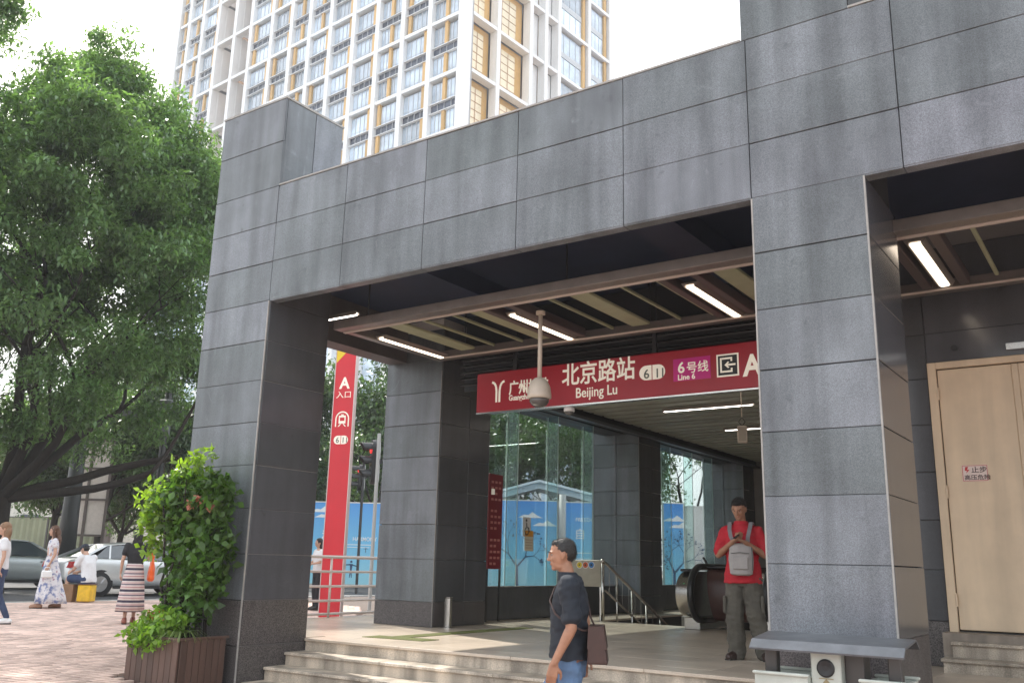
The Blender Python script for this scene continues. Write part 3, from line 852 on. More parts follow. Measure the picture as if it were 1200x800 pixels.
# ================================================================== TACTILE STRIP ON THE PLATFORM
t = empty('tactile_paving', (0, 0, .601), label='green and yellow ribbed tactile strip across the platform floor', cat='tactile paving')
M_TAC = mat('tactile_olive', (.20, .22, .07), .6, noise=.3, nscale=9)
tm = MB().bbox(-.012, .012, 0, .34, 0, .008, .003).mesh('rib', M_TAC)
for i in range(24): inst('rib', tm, t, (-8.62+i*.04, 9.12+i*.004, .0))
tm2 = MB().bbox(-.012, .012, 0, .58, 0, .008, .003).mesh('rib', M_TAC)
for j in range(5):
    for i in range(7): inst('rib', tm2, t, (-8.42+i*.04, 9.50+j*.60, .0))

# ================================================================== WARNING SIGN ON THE DOOR
p = onY(1128.5, 564, WY-.025)
q = onY(1157, 544, WY-.025)
t = empty('warning_sign', (p.x, WY-.024, p.z), label='small white warning sign with a red lightning bolt on the beige door', cat='sign')
w_, h_ = q.x-p.x, q.z-p.z
MB().box(0, w_, -.004, 0, 0, h_).build('plate', mat('sign_pinkish', (.70, .58, .53), .5), t)
M_SR = mat('warning_red', (.5, .03, .03), .5); M_SB = mat('warning_black', (.06, .03, .03), .6)
MB().box(.004, w_-.004, -.0052, -.0042, .004, .009).build('border', M_SR, t); MB().box(.004, w_-.004, -.0052, -.0042, h_-.009, h_-.004).build('border', M_SR, t)
MB().box(.004, .009, -.0052, -.0042, .010, h_-.010).build('border', M_SR, t); MB().box(w_-.009, w_-.004, -.0052, -.0042, .010, h_-.010).build('border', M_SR, t)
MB().add([(a*w_, -.0052, c*h_) for a, c in ((.14, .9), (.26, .9), (.20, .72), (.30, .72), (.16, .50), (.19, .66), (.11, .66))], [(0, 6, 5, 2, 1), (2, 5, 4, 3)]).build('lightning_bolt', M_SR, t)
text_obj('止步', h_*.40, M_SB, t, face_M((w_*.36, -.0052, h_*.56), (1, 0, 0)), bold=.015, ext=.001, sx=1.12)
text_obj('高压危险', h_*.33, M_SB, t, face_M((w_*.07, -.0052, h_*.12), (1, 0, 0)), bold=.015, ext=.001, sx=1.12)

# ================================================================== LITTER BIN BEFORE THE COLUMN
BY = 6.95
a_ = onY(881, 751, BY-.20); b_ = onY(1061, 760, BY-.20)
xc = (a_.x+b_.x)/2; W = (b_.x-a_.x)/2; zt = a_.z
t = empty('litter_bin', (xc, BY, 0), label='grey roofed twin litter bin with a round ashtray in front of the column', cat='litter bin')
M_ROOF = mat('bin_roof_grey', (.16, .17, .185), .38, .4, noise=.18, nscale=7, streak=.2)
M_BINW = mat('bin_grey_green', (.50, .53, .48), .45, noise=.08, streak=.1)
M_BIND = mat('bin_dark', (.075, .07, .068), .45, .3)
# folded roof: flat crown, sloped front and back lips
MB().prism([(-.26, zt-.035), (-.20, zt+.022), (.16, zt+.06), (.24, zt+.0), (.24, zt-.012), (.15, zt+.046), (-.195, zt+.008), (-.255, zt-.048)], -W, W, 'yz').build('roof', M_ROOF, t)
for s in (-1, 1):
    MB().bbox(s*(W-.10)-.045, s*(W-.10)+.045, -.10, -.02, 0.0, zt+.005, .008).build('side_post', M_BIND, t)
cp = onY(966, 760, BY-.16); cx_ = cp.x-xc
MB().bbox(cx_-.105, cx_+.105, -.15, .12, .30, zt-.003, .008).build('centre_box', M_BINW, t)
MB().bbox(cx_+.106, cx_+.24, -.06, .10, .30, zt-.003, .006).build('centre_shroud', M_BIND, t)
MB().lathe([(.062, 0), (.062, .006), (.05, .012), (.02, .006)], 24, Matrix.Translation((cx_-.0, -.151, zt-.15)) @ Matrix.Rotation(R(90), 4, 'X')).build('ashtray', M_BLACK, t)
MB().add([(cx_+a*.05, -.153, zt-.245+c*.05) for a, c in ((0, .5), (.5, 0), (0, -.5), (-.5, 0))], [(0, 1, 2, 3)]).build('symbol', mat('bin_symbol', (.25, .2, .1), .5), t)
MB().box(cx_-.05, cx_+.05, -.1535, -.1515, zt-.222, zt-.216).build('symbol_bar', mat('bin_symbol',), t)
bt_ = .5*(onY(892, 792, BY-.2).z+onY(1058, 799, BY-.2).z)
for (xa, xb) in ((-W+.02, cx_-.11), (cx_+.25, W-.02)):
    b = MB()
    for (x0, x1, y0, y1) in ((xa, xb, -.22, -.20), (xa, xb, .20, .22), (xa, xa+.02, -.1995, .1995), (xb-.02, xb, -.1995, .1995)):
        b.box(x0, x1, y0, y1, .08, bt_)
    b.box(xa+.021, xb-.021, -.199, .199, .09, .11)
    b.build('bucket', M_BINW, t)
    MB().bbox(xa-.012, xb+.012, -.24, -.195, bt_+.001, bt_+.022, .006).build('rim', M_BINW, t)
    MB().bbox(xa-.012, xb+.012, .195, .24, bt_+.001, bt_+.022, .006).build('rim', M_BINW, t)
MB().box(-W+.05, W-.05, -.15, .15, 0, .075).build('base', M_BIND, t)

# ================================================================== RED ENTRANCE PYLON, RAILING
PX, PY_ = -12.78, 12.65
t = empty('entrance_pylon', (PX, PY_, gz(PX)-.05), R(16), 'tall slim red entrance pylon with yellow top corner, letter A and train symbol', 'sign')
z0_ = gz(PX)-.05
def pz(py): return onY(400, py, PY_).z-z0_
w_ = .225
ht = pz(393)
MB().bbox(-w_, w_, -.09, .0, 0, ht, .006).build('body', M_RED, t)
for s in (-1, 1): MB().box(s*w_-.008, s*w_+.008, -.095, .005, 0, ht+.01).build('edge_trim', mat('pylon_edge', (.6, .5, .48), .4, .3), t)
zy = pz(427)
MB().add([(-w_+.013, -.0925, zy), (-w_+.013, -.0925, ht-.001), (w_-.013, -.0925, ht-.001), (w_-.013, -.0925, zy+.42)], [(0, 3, 2, 1)]).build('yellow_corner', M_YELLOW, t)
yA = -.092
k1 = pz(443)-pz(456)
text_obj('A', k1/.73, M_LETTER, t, face_M((0, yA, pz(456.5)), (1, 0, 0)), bold=.03, ext=.002, align='CENTER', sx=1.0)
text_obj('入口', .15, M_LETTER, t, face_M((.0, yA, pz(467)), (1, 0, 0)), bold=.0, ext=.002, align='CENTER', sx=1.15)
tc = pz(493); tr = MB()
def ring(cx, cz, r0, r1, a0, a1, n=16):
    vs = []; 
    for i in range(n+1):
        a = R(a0+(a1-a0)*i/n); vs += [(cx+r0*math.cos(a), yA-.002, cz+r0*math.sin(a)), (cx+r1*math.cos(a), yA-.002, cz+r1*math.sin(a))]
    tr.add(vs, [(2*i, 2*i+1, 2*i+3, 2*i+2) for i in range(n)])
ring(0, tc+.02, .125, .15, 0, 180)
tr.box(-.15, -.125, yA-.003, yA-.001, tc-.13, tc+.02); tr.box(.125, .15, yA-.003, yA-.001, tc-.13, tc+.02)
tr.box(-.075, .075, yA-.003, yA-.001, tc-.07, tc-.02); tr.box(-.075, -.05, yA-.003, yA-.001, tc-.0195, tc+.05); tr.box(.05, .075, yA-.003, yA-.001, tc-.0195, tc+.05)
tr.box(-.075, .075, yA-.003, yA-.001, tc+.0505, tc+.085); tr.box(-.03, .03, yA-.003, yA-.001, tc+.09, tc+.11)
tr.add([(-.04, yA-.002, tc-.075), (-.015, yA-.002, tc-.075), (-.065, yA-.002, tc-.13), (-.09, yA-.002, tc-.13)], [(0, 1, 2, 3)])
tr.add([(.04, yA-.002, tc-.075), (.015, yA-.002, tc-.075), (.065, yA-.002, tc-.13), (.09, yA-.002, tc-.13)], [(0, 1, 2, 3)])
tr.build('train_symbol', M_LETTER, t)
zb = pz(521)
pill(t, -.155, .155, zb, zb+.165, -.0955, -.0905, M_LETTER)
text_obj('6', .15, M_GREY6, t, face_M((-.11, -.0965, zb+.028), (1, 0, 0)), bold=.01, ext=.001)
text_obj('11', .15, M_GREY6, t, face_M((.015, -.0965, zb+.028), (1, 0, 0)), bold=.01, ext=.001)
MB().box(-.006, .006, -.0972, -.0956, zb, zb+.165).build('badge_divider', M_RED, t)

t = empty('platform_railing', (-11.95, 8.7, .6), label='pale four-bar railing along the open side of the platform', cat='railing')
M_RAILW = mat('rail_pale', (.62, .56, .53), .35, .4)
for z in (.06, .28, .52, .77, 1.02):
    MB().tube([(0, 0, z), (0, 4.6, z)], .022 if z < 1 else .028, 8).build('rail', M_RAILW, t, smooth=True)
for y in (0, 1.5, 3.05, 4.6):
    MB().tube([(0, y, 0), (0, y, 1.04)], .022, 8).build('post', M_RAILW, t, smooth=True)
# ================================================================== TOWER BLOCK BEHIND
TH = R(-4.3)
TS = .83
_r = ray(546, 60); _d = 83.0/math.hypot(_r.x, _r.y)
TW = empty('tower_block', (_r.x*_d, _r.y*_d, 0), TH, 'tall white gridded tower with blue windows and orange strips behind the station', 'building')
M_TWH = mat('tower_white', (.80, .80, .79), .6, noise=.05, nscale=.4, streak=.04)
M_TOR = mat('tower_orange', (.58, .35, .12), .5, noise=.10, nscale=.8, rnd=.15)
M_TBR = mat('tower_tan', (.46, .27, .15), .6, noise=.1, nscale=.8, rnd=.1)
M_TGL = mat('tower_glass', (.44, .53, .63), .10, 0, .9, noise=.4, nscale=.5, rnd=.5, coat=.8)  # pale blue combines curtains with a sky reflection set in the colour
M_TGD = mat('tower_spandrel', (.05, .06, .09), .4, 0, .5, noise=.3, nscale=1.2, rnd=.25)
M_TCR = mat('tower_cream_reflection', (.82, .70, .48), .25, coat=.5, noise=.12, nscale=.5, rnd=.1)  # cream reflection of another bright building, put into the glass colour
M_TGR = mat('tower_grey_panel', (.50, .52, .54), .5, noise=.08)
Z0, DZ = 50.6, 6.56
K0, K1 = -2, 6
LB = [q*TS for q in (-1.5, -6.55, -11.6, -16.65, -21.7, -26.8, -31.7, -36.3, -41.3, -47.0, -51.6, -56.8, -61.6, -66.1, -69.4)]
RB = [q*TS for q in (.6, 6.2, 12.95, 16.3, 19.4, 26.9, 32.6)]
XE, YE = LB[-1]-.25, 33.6*TS
RC = .55      # depth of window plane behind the frame face
MB().box(XE+.3, -1.85, 3.1, YE-.3, 0, Z0+K1*DZ).build('core_wall', mat('tower_core', (.30, .31, .33), .8), TW)
for i_ in range(len(LB)-1):
    if i_ not in (9, 10): MB().box(LB[i_+1]+.01, LB[i_]-(.01 if i_ else .35), 1.005, 3.09, 0, Z0+K1*DZ).build('bay_core', mat('tower_core'), TW)
MB().box(-1.84, -1.005, RB[4]+.01, YE-.31, 0, Z0+K1*DZ).build('bay_core', mat('tower_core'), TW)
# white grid of the two faces: each pier and each beam its own part
for i, x in enumerate(LB):
    w = .34 if i else 1.25
    x1 = x+w if i else 0.0
    if i == len(LB)-1: w = .3; x1 = x+.15
    MB().box(x-.30 if i else x, x1, 0, 1.0, 0, Z0+K1*DZ).build('pier', M_TWH, TW)
for i, y in enumerate(RB):
    y0 = 0.001 if i == 0 else y-.30
    MB().box(-1.0, 0, y0 if i else 1.001, y+.28 if i < len(RB)-1 else YE, 0, Z0+K1*DZ).build('pier', M_TWH, TW)
spans = list(zip(LB[1:], LB[:-1]))
for k in range(K0, K1+1):
    z = Z0+k*DZ
    for i, (a, c) in enumerate(spans):
        MB().box(a+.345, c-.305 if i else c-.005, .06, .99, z-.20, z+.20).build('floor_beam', M_TWH, TW)
    for i in range(len(RB)-1):
        MB().box(-.99, -.06, RB[i]+.285, RB[i+1]-.305, z-.20, z+.20).build('floor_beam', M_TWH, TW)
_tc = {}
def tbox(name, x0, x1, y0, y1, z0, z1, m, parent=TW):
    k = (round(x1-x0, 2), round(y1-y0, 2), round(z1-z0, 2), m.name)
    if k not in _tc: _tc[k] = MB().box(0, x1-x0, 0, y1-y0, 0, z1-z0).mesh(name, m)
    return inst(name, _tc[k], parent, (x0, y0, z0))
rt = random.Random(3)
def window_l(a, c, z0, z1):
    """window on the left face: pane with thin white bars"""
    w = tbox('window', a, c, RC, RC+.06, z0, z1, M_TGL)
    n = 3 if c-a > 1.9 else 2 if c-a > 1.2 else 1
    for q in range(1, n+1):
        xx = (c-a)*q/(n+1)
        tbox('glazing_bar', xx-.035, xx+.035, -.05, -.002, 0, z1-z0, M_TGR, w)
    tbox('transom', 0, c-a, -.06, -.0505, (z1-z0)*.2, (z1-z0)*.2+.05, M_TGR, w)
    return w
for i, (a0, c0) in enumerate(spans):
    a, c = a0+.345, (c0-.305 if i else c0-.005)
    rec = i in (9, 10)
    for k in range(K0, K1):
        zb, zt_ = Z0+k*DZ+.21, Z0+(k+1)*DZ-.21
        h = zt_-zb
        if rec:
            tbox('recess_side', a, a+.05, 1.0, 3.0, zb, zt_, M_TWH)
            tbox('recess_back', a+.06, c, 2.6, 2.7, zb, zt_, M_TBR)
            tbox('balcony_window', a+.5, a+.5+(c-a)*.38, 2.5, 2.58, zb, zb+h*.92, M_TBR)
            tbox('balcony_grille', a+.5, c-.3, 2.38, 2.46, zb+h*.38, zb+h*.52, M_TGD)
            continue
        kind = 'c' if i == 0 or rt.random() < .3 else rt.choice('lr')
        fw = .42
        if kind == 'c': xf = (a+c)/2-fw/2; win = [(a+.03, xf-.02), (xf+fw+.02, c-.03)]
        elif kind == 'l': xf = a+.28; win = [(xf+fw+.02, c-.03)]
        else: xf = c-.28-fw; win = [(a+.03, xf-.02)]
        s0, s1 = zb+h*.40, zb+h*.56
        tbox('colour_strip', xf, xf+fw, .28, RC+.1, zb, s0-.06, M_TOR); tbox('colour_strip', xf, xf+fw, .28, RC+.1, s1+.06, zt_, M_TOR)
        for (wa, wc) in win:
            window_l(wa, wc, zb+.05, s0-.08); window_l(wa, wc, s1+.10, zt_-.28)
        sp = tbox('spandrel_grille', a+.02, c-.02, .50, .58, s0, s1, M_TGD)
        for zz in (-.05, s1-s0):
            tbox('rail', 0, c-a-.04, -.32, .05, zz, zz+.07, M_TWH, sp)
        for q in range(1, 4):
            tbox('upright', (c-a)*q/4-.02, (c-a)*q/4+.02, -.10, -.004, .03, s1-s0-.03, M_TGR, sp)
for i in range(len(RB)-1):
    a, c = RB[i]+.285, RB[i+1]-.305
    for k in range(K0, K1):
        zb, zt_ = Z0+k*DZ+.21, Z0+(k+1)*DZ-.21
        h = zt_-zb
        if i < 2:
            bk = tbox('recess_back', -1.35, -1.25, a, c, zb, zt_, M_TOR)
            gl = tbox('cream_window', -1.23, -1.17, a+.12, a+.12+(c-a)*.74, zb+.1, zt_-.75, M_TCR)
            for q in range(1, 6): tbox('glazing_bar', .065, .10, 0, (c-a)*.74, h*q/6.6-.03, h*q/6.6+.03, M_TBR, gl)
            for q in range(1, 3): tbox('glazing_bar', .105, .13, (c-a)*.74*q/3-.03, (c-a)*.74*q/3+.03, 0, h-.85, M_TBR, gl)
        elif i < 4:
            tbox('recess_back', -1.55, -1.45, a, c, zb, zt_, M_TBR)
            tbox('recess_panel', -1.44, -1.1, a+(c-a)*.55, c, zb, zt_, M_TWH)
        else:
            fw = .5
            tbox('colour_strip', -.55, -.3, c-fw-.3, c-.3, zb, zt_, M_TOR)
            for (za, zc) in ((zb, zb+h*.42), (zb+h*.56, zt_-.3)):
                w = tbox('window', -.62, -.56, a, c-fw-.32, za, zc, M_TGL)
                for q in range(1, 4): tbox('glazing_bar', .065, .10, (c-a-fw-.3)*q/4-.03, (c-a-fw-.3)*q/4+.03, 0, zc-za, M_TGR, w)
            tbox('spandrel_panel', -.60, -.5, a, c-fw-.32, zb+h*.43, zb+h*.55, M_TGR)
# the storeys below the ones in view: plain bands of glass between the piers
lowb = MB()
for k in range(-7, K0):
    zb, zt_ = Z0+k*DZ+.25, Z0+(k+1)*DZ-.25
    for i, (a0, c0) in enumerate(spans):
        lowb.box(a0+.36, (c0-.32 if i else c0-.02), .7, .76, zb, zt_)
    for i in range(len(RB)-1):
        lowb.box(-.76, -.7, RB[i]+.30, RB[i+1]-.32, zb, zt_)
tag(lowb.build('lower_windows', M_TGL, TW), kind='stuff')

# ================================================================== TREES
def leaf_mat(name, col, transl=.35):
    m = mat(name, col, .36, 0, .55, noise=.35, nscale=.7, island=.45, transl=transl)
    return m
M_BARK = mat('bark', (.026, .021, .017), .9, noise=.35, nscale=14, bump=.8, bscale=30, stretch=(1, 1, .3))
def leaves_mesh(name, P, size, m, nrm_up=.35, aspect=.42, rg=None, curl=.25):
    """P: (n,3) leaf positions. Each leaf a folded lens of two quads"""
    rg = rg or rng
    n = len(P)
    d = rg.normal(size=(n, 3)); d[:, 2] -= .35; d /= np.linalg.norm(d, axis=1)[:, None]
    u = rg.normal(size=(n, 3)); u[:, 2] += nrm_up*3
    s = np.cross(d, u); s /= (np.linalg.norm(s, axis=1)[:, None]+1e-9)
    nn = np.cross(s, d)
    L = size*rg.uniform(.65, 1.3, n)[:, None]; W = L*aspect*.5
    v0 = P; v3 = P+d*L-nn*L*curl*.6
    mid = P+d*L*.45
    v1 = mid+s*W+nn*W*curl; v2 = mid-s*W+nn*W*curl
    V = np.stack([v0, v1, v3, v2], 1).reshape(-1, 3)
    me = bpy.data.meshes.new(name)
    me.vertices.add(4*n); me.vertices.foreach_set('co', V.astype(np.float32).ravel())
    me.loops.add(4*n); me.loops.foreach_set('vertex_index', np.arange(4*n, dtype=np.int32))
    me.polygons.add(n)
    me.polygons.foreach_set('loop_start', np.arange(0, 4*n, 4, dtype=np.int32))
    me.polygons.foreach_set('loop_total', np.full(n, 4, dtype=np.int32))
    me.materials.append(m)
    me.update(calc_edges=True)
    return me
def grow(seed, base, h_first, limbs, levels, rad0, lean=(0, 0, 1), spread=.9, shrink=.72, flat=.25, len0=3.5):
    """recursive skeleton: list of polylines (points, radii) and the twig tips"""
    rr = random.Random(seed)
    paths, tips = [], []
    def branch(p, d, L, r0, lev, par=0):
        pts, rad = [p.copy()], [r0]; me_ = len(paths)
        n = 5
        q = p.copy(); dd = d.copy()
        for i in range(n):
            dd = (dd + Vector((rr.uniform(-1, 1), rr.uniform(-1, 1), rr.uniform(-.6, .8)))*.20).normalized()
            q = q+dd*(L/n); pts.append(q.copy()); rad.append(r0*(1-.45*(i+1)/n))
        paths.append((pts, rad, par))
        if lev == 0:
            tips.append((pts[2], pts[-1])); return
        nk = rr.choice((2, 3, 3)) if lev > 1 else 3
        for k in range(nk):
            a = rr.uniform(0, 2*math.pi)
            o = dd.orthogonal().normalized(); o.rotate(Matrix.Rotation(a, 3, dd))
            nd = (dd + o*spread*rr.uniform(.6, 1.2)); nd.z = nd.z*(1-flat)+flat*.25
            at = pts[-1] if k < 2 else pts[3]
            branch(at, nd.normalized(), L*shrink*rr.uniform(.8, 1.15), rad[-1]*.72, lev-1, me_)
    trunk_top = Vector(base)+Vector(lean).normalized()*h_first
    mid = Vector(base)+Vector(lean).normalized()*h_first*.5+Vector((rr.uniform(-.1, .1), rr.uniform(-.1, .1), 0))
    paths.append(([Vector(base)-Vector((0, 0, .3)), Vector(base)+Vector((0, 0, .35)), mid, trunk_top], [rad0*1.45, rad0*1.05, rad0*.92, rad0*.85], -1))
    for d, L in limbs:
        branch(trunk_top-Vector((0, 0, rr.uniform(0, .25))), Vector(d).normalized(), L, rad0*.46, levels)
    return paths, tips
def tree(name, label, loc, seed, h_first, limbs, levels, rad0, leaf_n, leaf_s, clump, m, group=None, lean=(0, 0, 1), spread=.9, flat=.25, shrink=.72, keep=None, cat='tree', minr=.0, extra=None, thin=1.0, up=.35):
    t = empty(name, loc, 0, label, cat, group)
    paths, tips = grow(seed, (0, 0, 0), h_first, limbs, levels, rad0, lean, spread, shrink, flat)
    b = MB()
    gone = set()
    for i_, (pts, rad, par) in enumerate(paths):
        if par in gone or rad[0] < minr or (keep is not None and rad[0] < .14 and not keep(Vector(loc)+pts[-1])):
            gone.add(i_); continue
        b.tube(pts, rad, 7 if rad[0] > .06 else 5, cap=False)
    b.build('trunk', M_BARK, t, smooth=True)
    rg = np.random.default_rng(seed)
    T = np.array([list(q) for tt in tips for q in tt])
    if keep is not None: T = T[[keep(Vector(loc)+Vector(q)) for q in T]]
    if thin < 1: T = T[rg.uniform(0, 1, len(T)) < thin]
    if extra is not None: T = np.concatenate([T, extra(rg)])
    ci = rg.integers(0, len(T), leaf_n)
    g_ = rg.normal(size=(leaf_n, 3)); g_ /= np.linalg.norm(g_, axis=1)[:, None]
    rr_ = rg.uniform(0, 1, leaf_n)**.5
    sz = rg.uniform(.55, 1.35, len(T))[ci]
    P = T[ci] + g_*(rr_*clump*sz)[:, None]*np.array([1, 1, .72])
    o = bpy.data.objects.new('crown', leaves_mesh('crown', P, leaf_s, m, nrm_up=up, rg=rg))
    link(o, t)
    return t
M_LEAF1 = leaf_mat('leaf_broad', (.125, .215, .095), .42)
M_LEAF2 = leaf_mat('leaf_dark', (.065, .118, .045))
M_LEAF3 = leaf_mat('leaf_bluegreen', (.058, .115, .055))
def tree_fill(rg, n=330):
    """twig ends all through the crown, thicker towards its underside and outside"""
    g_ = rg.normal(size=(n, 3)); g_ /= np.linalg.norm(g_, axis=1)[:, None]
    r_ = rg.uniform(.45, 1.0, n)**.6
    P = g_*r_[:, None]*np.array([6.3, 6.3, 5.6])+np.array([0, 0, 8.6])
    h_ = rg.uniform(0, 1, 150)**1.4; an = rg.uniform(0, 2*math.pi, 150); rd = (4.3*(1-h_)+.7)*rg.uniform(0, 1, 150)**.5
    Q = np.stack([1.3+rd*np.cos(an), .9+rd*np.sin(an), 11.2+4.6*h_], 1)
    return np.concatenate([P[(P[:, 2] > 3.9)], Q])
# big spreading tree over the street at the left
p = onD(-8, 640, 25.0)
tree('street_tree', 'large spreading leafy tree overhanging the parked cars', (p.x, p.y, gz(p.x)), 21, 2.6,
     [((.55, .15, .9), 4.4), ((.35, .75, .75), 4.3), ((-.5, -.3, .9), 3.6), ((.0, -.6, 1.0), 4.0), ((.15, .1, 1.2), 6.2), ((.8, .9, .40), 4.8), ((.9, .25, .5), 4.0), ((.3, .4, 1.1), 5.6), ((.5, .6, .15), 4.2), ((.2, -.5, .35), 4.0)],
     5, .34, 300000, .175, .68, M_LEAF1, flat=.22, shrink=.76, minr=.006,
     extra=lambda rg: tree_fill(rg), thin=.5, up=1.3,
     keep=lambda q, c=Vector((p.x, p.y, 9.4)): ((q.x-c.x)/6.9)**2+((q.y-c.y)/6.9)**2+((q.z-c.z)/(8.4 if q.z > c.z else 6.4))**2 < 1+.25*math.sin(q.x*1.3+q.z)*math.sin(q.y*1.1+2*q.z))
def bgtree(px, dep, zt, seed, label, m, n=16000, name='roadside_tree', cl=.8, ls=.2):
    p = onD(px, 640, dep); s = (zt-1.0)/10.0
    z = gz(p.x)
    t = tree(name, label, (p.x, p.y, z), seed, 2.4*s, [((.5, .1, .9), 2.3*s), ((-.4, .5, .9), 2.3*s), ((-.3, -.5, .9), 2.3*s), ((.1, 0, 1.2), 2.7*s), ((.6, .6, .5), 2.0*s), ((-.7, -.1, .5), 2.0*s)],
             3, .17, n, ls, cl, m, 'trees beyond the station', flat=.15, shrink=.75, minr=.01, keep=lambda q: (q-Vector((0, 0, H))).dot(CF) > 36.5 and q.z > (2.2 if px < 300 else 3.4))
    return t
bgtree(438, 44, 13.5, 31, 'dense tree seen between the red pylon and the hall column', M_LEAF2, 26000, cl=1.1, ls=.26)
bgtree(372, 50, 12.5, 32, 'tree just past the planter-side column, behind the red pylon', M_LEAF1, 18000, cl=1.1, ls=.28)
bgtree(598, 47, 13.0, 33, 'dark leafy tree seen through the first glass run, over the white shelter roof', M_LEAF2, 26000, cl=1.1, ls=.26)
bgtree(672, 52, 14.0, 34, 'leafy tree through the glass beside the second hall column', M_LEAF3, 24000, cl=1.1, ls=.26)
bgtree(812, 50, 14.5, 35, 'tree seen through the second glass run above the blue hoarding', M_LEAF1, 24000, cl=1.1, ls=.26)
bgtree(205, 41, 11.0, 36, 'dark tree behind the parked silver saloon, beside the granite column', M_LEAF2, 40000, cl=1.0, ls=.24)
bgtree(140, 46, 9.0, 37, 'dark lower tree behind the lamp post', M_LEAF2, 22000, cl=1.0, ls=.24)
bgtree(60, 41, 12.0, 39, 'tree filling the view behind the big street tree', M_LEAF3, 26000, cl=1.0, ls=.24)
bgtree(112, 39, 10.5, 40, 'dark tree just behind the lamp post and sign frame', M_LEAF2, 30000, cl=1.0, ls=.24)
bgtree(268, 43, 13.0, 38, 'tall tree filling the gap behind the flowering planter', M_LEAF3, 22000, cl=1.0, ls=.26)

# ================================================================== HOARDINGS, SHELTER AND STREET BEYOND
M_POST = mat('poster_post', (.45, .46, .45), .5)
def poster_mat():
    M = mat('poster_blue', (.05, .25, .62), .35)
    N, L = M.node_tree.nodes, M.node_tree.links
    tc = N.new('ShaderNodeTexCoord'); sp = N.new('ShaderNodeSeparateXYZ'); L.new(tc.outputs['Object'], sp.inputs[0])
    cr = N.new('ShaderNodeValToRGB')
    mr = N.new('ShaderNodeMapRange'); mr.inputs['From Max'].default_value = 3.4
    L.new(sp.outputs['Z'], mr.inputs['Value']); L.new(mr.outputs['Result'], cr.inputs['Fac'])
    cr.color_ramp.elements[0].color = (.36, .72, .82, 1); cr.color_ramp.elements[1].color = (.08, .33, .84, 1)
    e = cr.color_ramp.elements.new(.45); e.color = (.19, .57, .86, 1)
    L.new(cr.outputs['Color'], N['Principled BSDF'].inputs['Base Color'])
    return M
M_POSTER = poster_mat()
M_INK = mat('poster_ink', (.02, .06, .16), .5)
M_CLOUD = mat('poster_cloud', (.88, .90, .92), .5)
def flat_tree(b, rr, x, z, a, L, w, lev, leaves):
    x1, z1 = x+L*math.cos(a), z+L*math.sin(a)
    nx, nz = -math.sin(a)*w/2, math.cos(a)*w/2
    b.add([(x-nx, -.033, z-nz), (x+nx, -.033, z+nz), (x1+nx*.6, -.033, z1+nz*.6), (x1-nx*.6, -.033, z1-nz*.6)], [(0, 1, 2, 3)])
    if lev == 0: leaves.append((x1, z1)); return
    for s in (-1, 1): flat_tree(b, rr, x1, z1, a+s*rr.uniform(.25, .75), L*rr.uniform(.6, .85), w*.6, lev-1, leaves)
def hoarding(px0, px1, dep, ptop, label, seed, words=None, tree_at=None, plain=False):
    a = onD(px0, ptop, dep); c = onD(px1, ptop, dep)
    ux = Vector((c.x-a.x, c.y-a.y, 0)); w = ux.length; rz = math.atan2(ux.y, ux.x)
    z0 = gz(a.x)
    t = empty('hoarding_board', (a.x, a.y, z0), rz, label, 'hoarding', 'blue printed hoardings along the street')
    h = (a.z+c.z)/2-z0
    o = MB().box(0, w, -.03, .03, .12, h).build('board', M_POSTER if not plain else M_WHITE, t)
    for x in (0.02, w-.02): MB().box(x-.03, x+.03, -.045, .045, 0, h+.03).build('frame_post', M_POST, t)
    MB().box(.051, w-.051, -.04, .04, h+.001, h+.04).build('frame_rail', M_WHITE, t)
    MB().box(.051, w-.051, -.04, .04, .06, .119).build('frame_rail', M_POST, t)
    if plain: return t
    rr = random.Random(seed)
    for k in range(2):
        x, z = rr.uniform(.15, .85)*w, h*rr.uniform(.72, .92)
        MB().prism([(x-.45, z), (x-.2, z+.12), (x-.05, z+.10), (x+.1, z+.22), (x+.3, z+.08), (x+.5, z)], -.036, -.0305, 'xz').build('printed_cloud', M_CLOUD, t)
    if tree_at is not None:
        b = MB(); lv = []
        flat_tree(b, rr, tree_at*w, .3, R(90), h*.2, .13, 5, lv)
        tag(b.build('printed_tree', M_INK, t), kind='stuff')
        b = MB()
        for x, z in lv:
            for q in range(2):
                xx, zz = x+rr.uniform(-.12, .12), z+rr.uniform(-.12, .12); r_ = rr.uniform(.02, .05)
                b.add([(xx-r_, -.034, zz), (xx, -.034, zz-r_), (xx+r_, -.034, zz), (xx, -.034, zz+r_)], [(0, 1, 2, 3)])
        tag(b.build('printed_leaves', M_INK, t), kind='stuff')
    for (s, fx, fz, sz, sxx) in (words or []):
        if s == '-': MB().box(fx*w, (fx+sxx)*w, -.036, -.0305, fz*h, fz*h+sz).build('printed_line', M_CLOUD, t)
        else: text_obj(s, sz, M_CLOUD, t, face_M((fx*w, -.034, fz*h), (1, 0, 0)), 'lettering', .01, .002, sx=sxx)
    return t
hb = hoarding(352, 452, 34, 589, 'blue hoarding beside the red pylon with white HARMONY lettering and small figures', 51,
         [('HARMONY', .64, .55, .20, .9), ('-', .56, .50, .025, .32), ('-', .56, .47, .02, .28), ('和谐', .28, .56, .42, 1)], None)
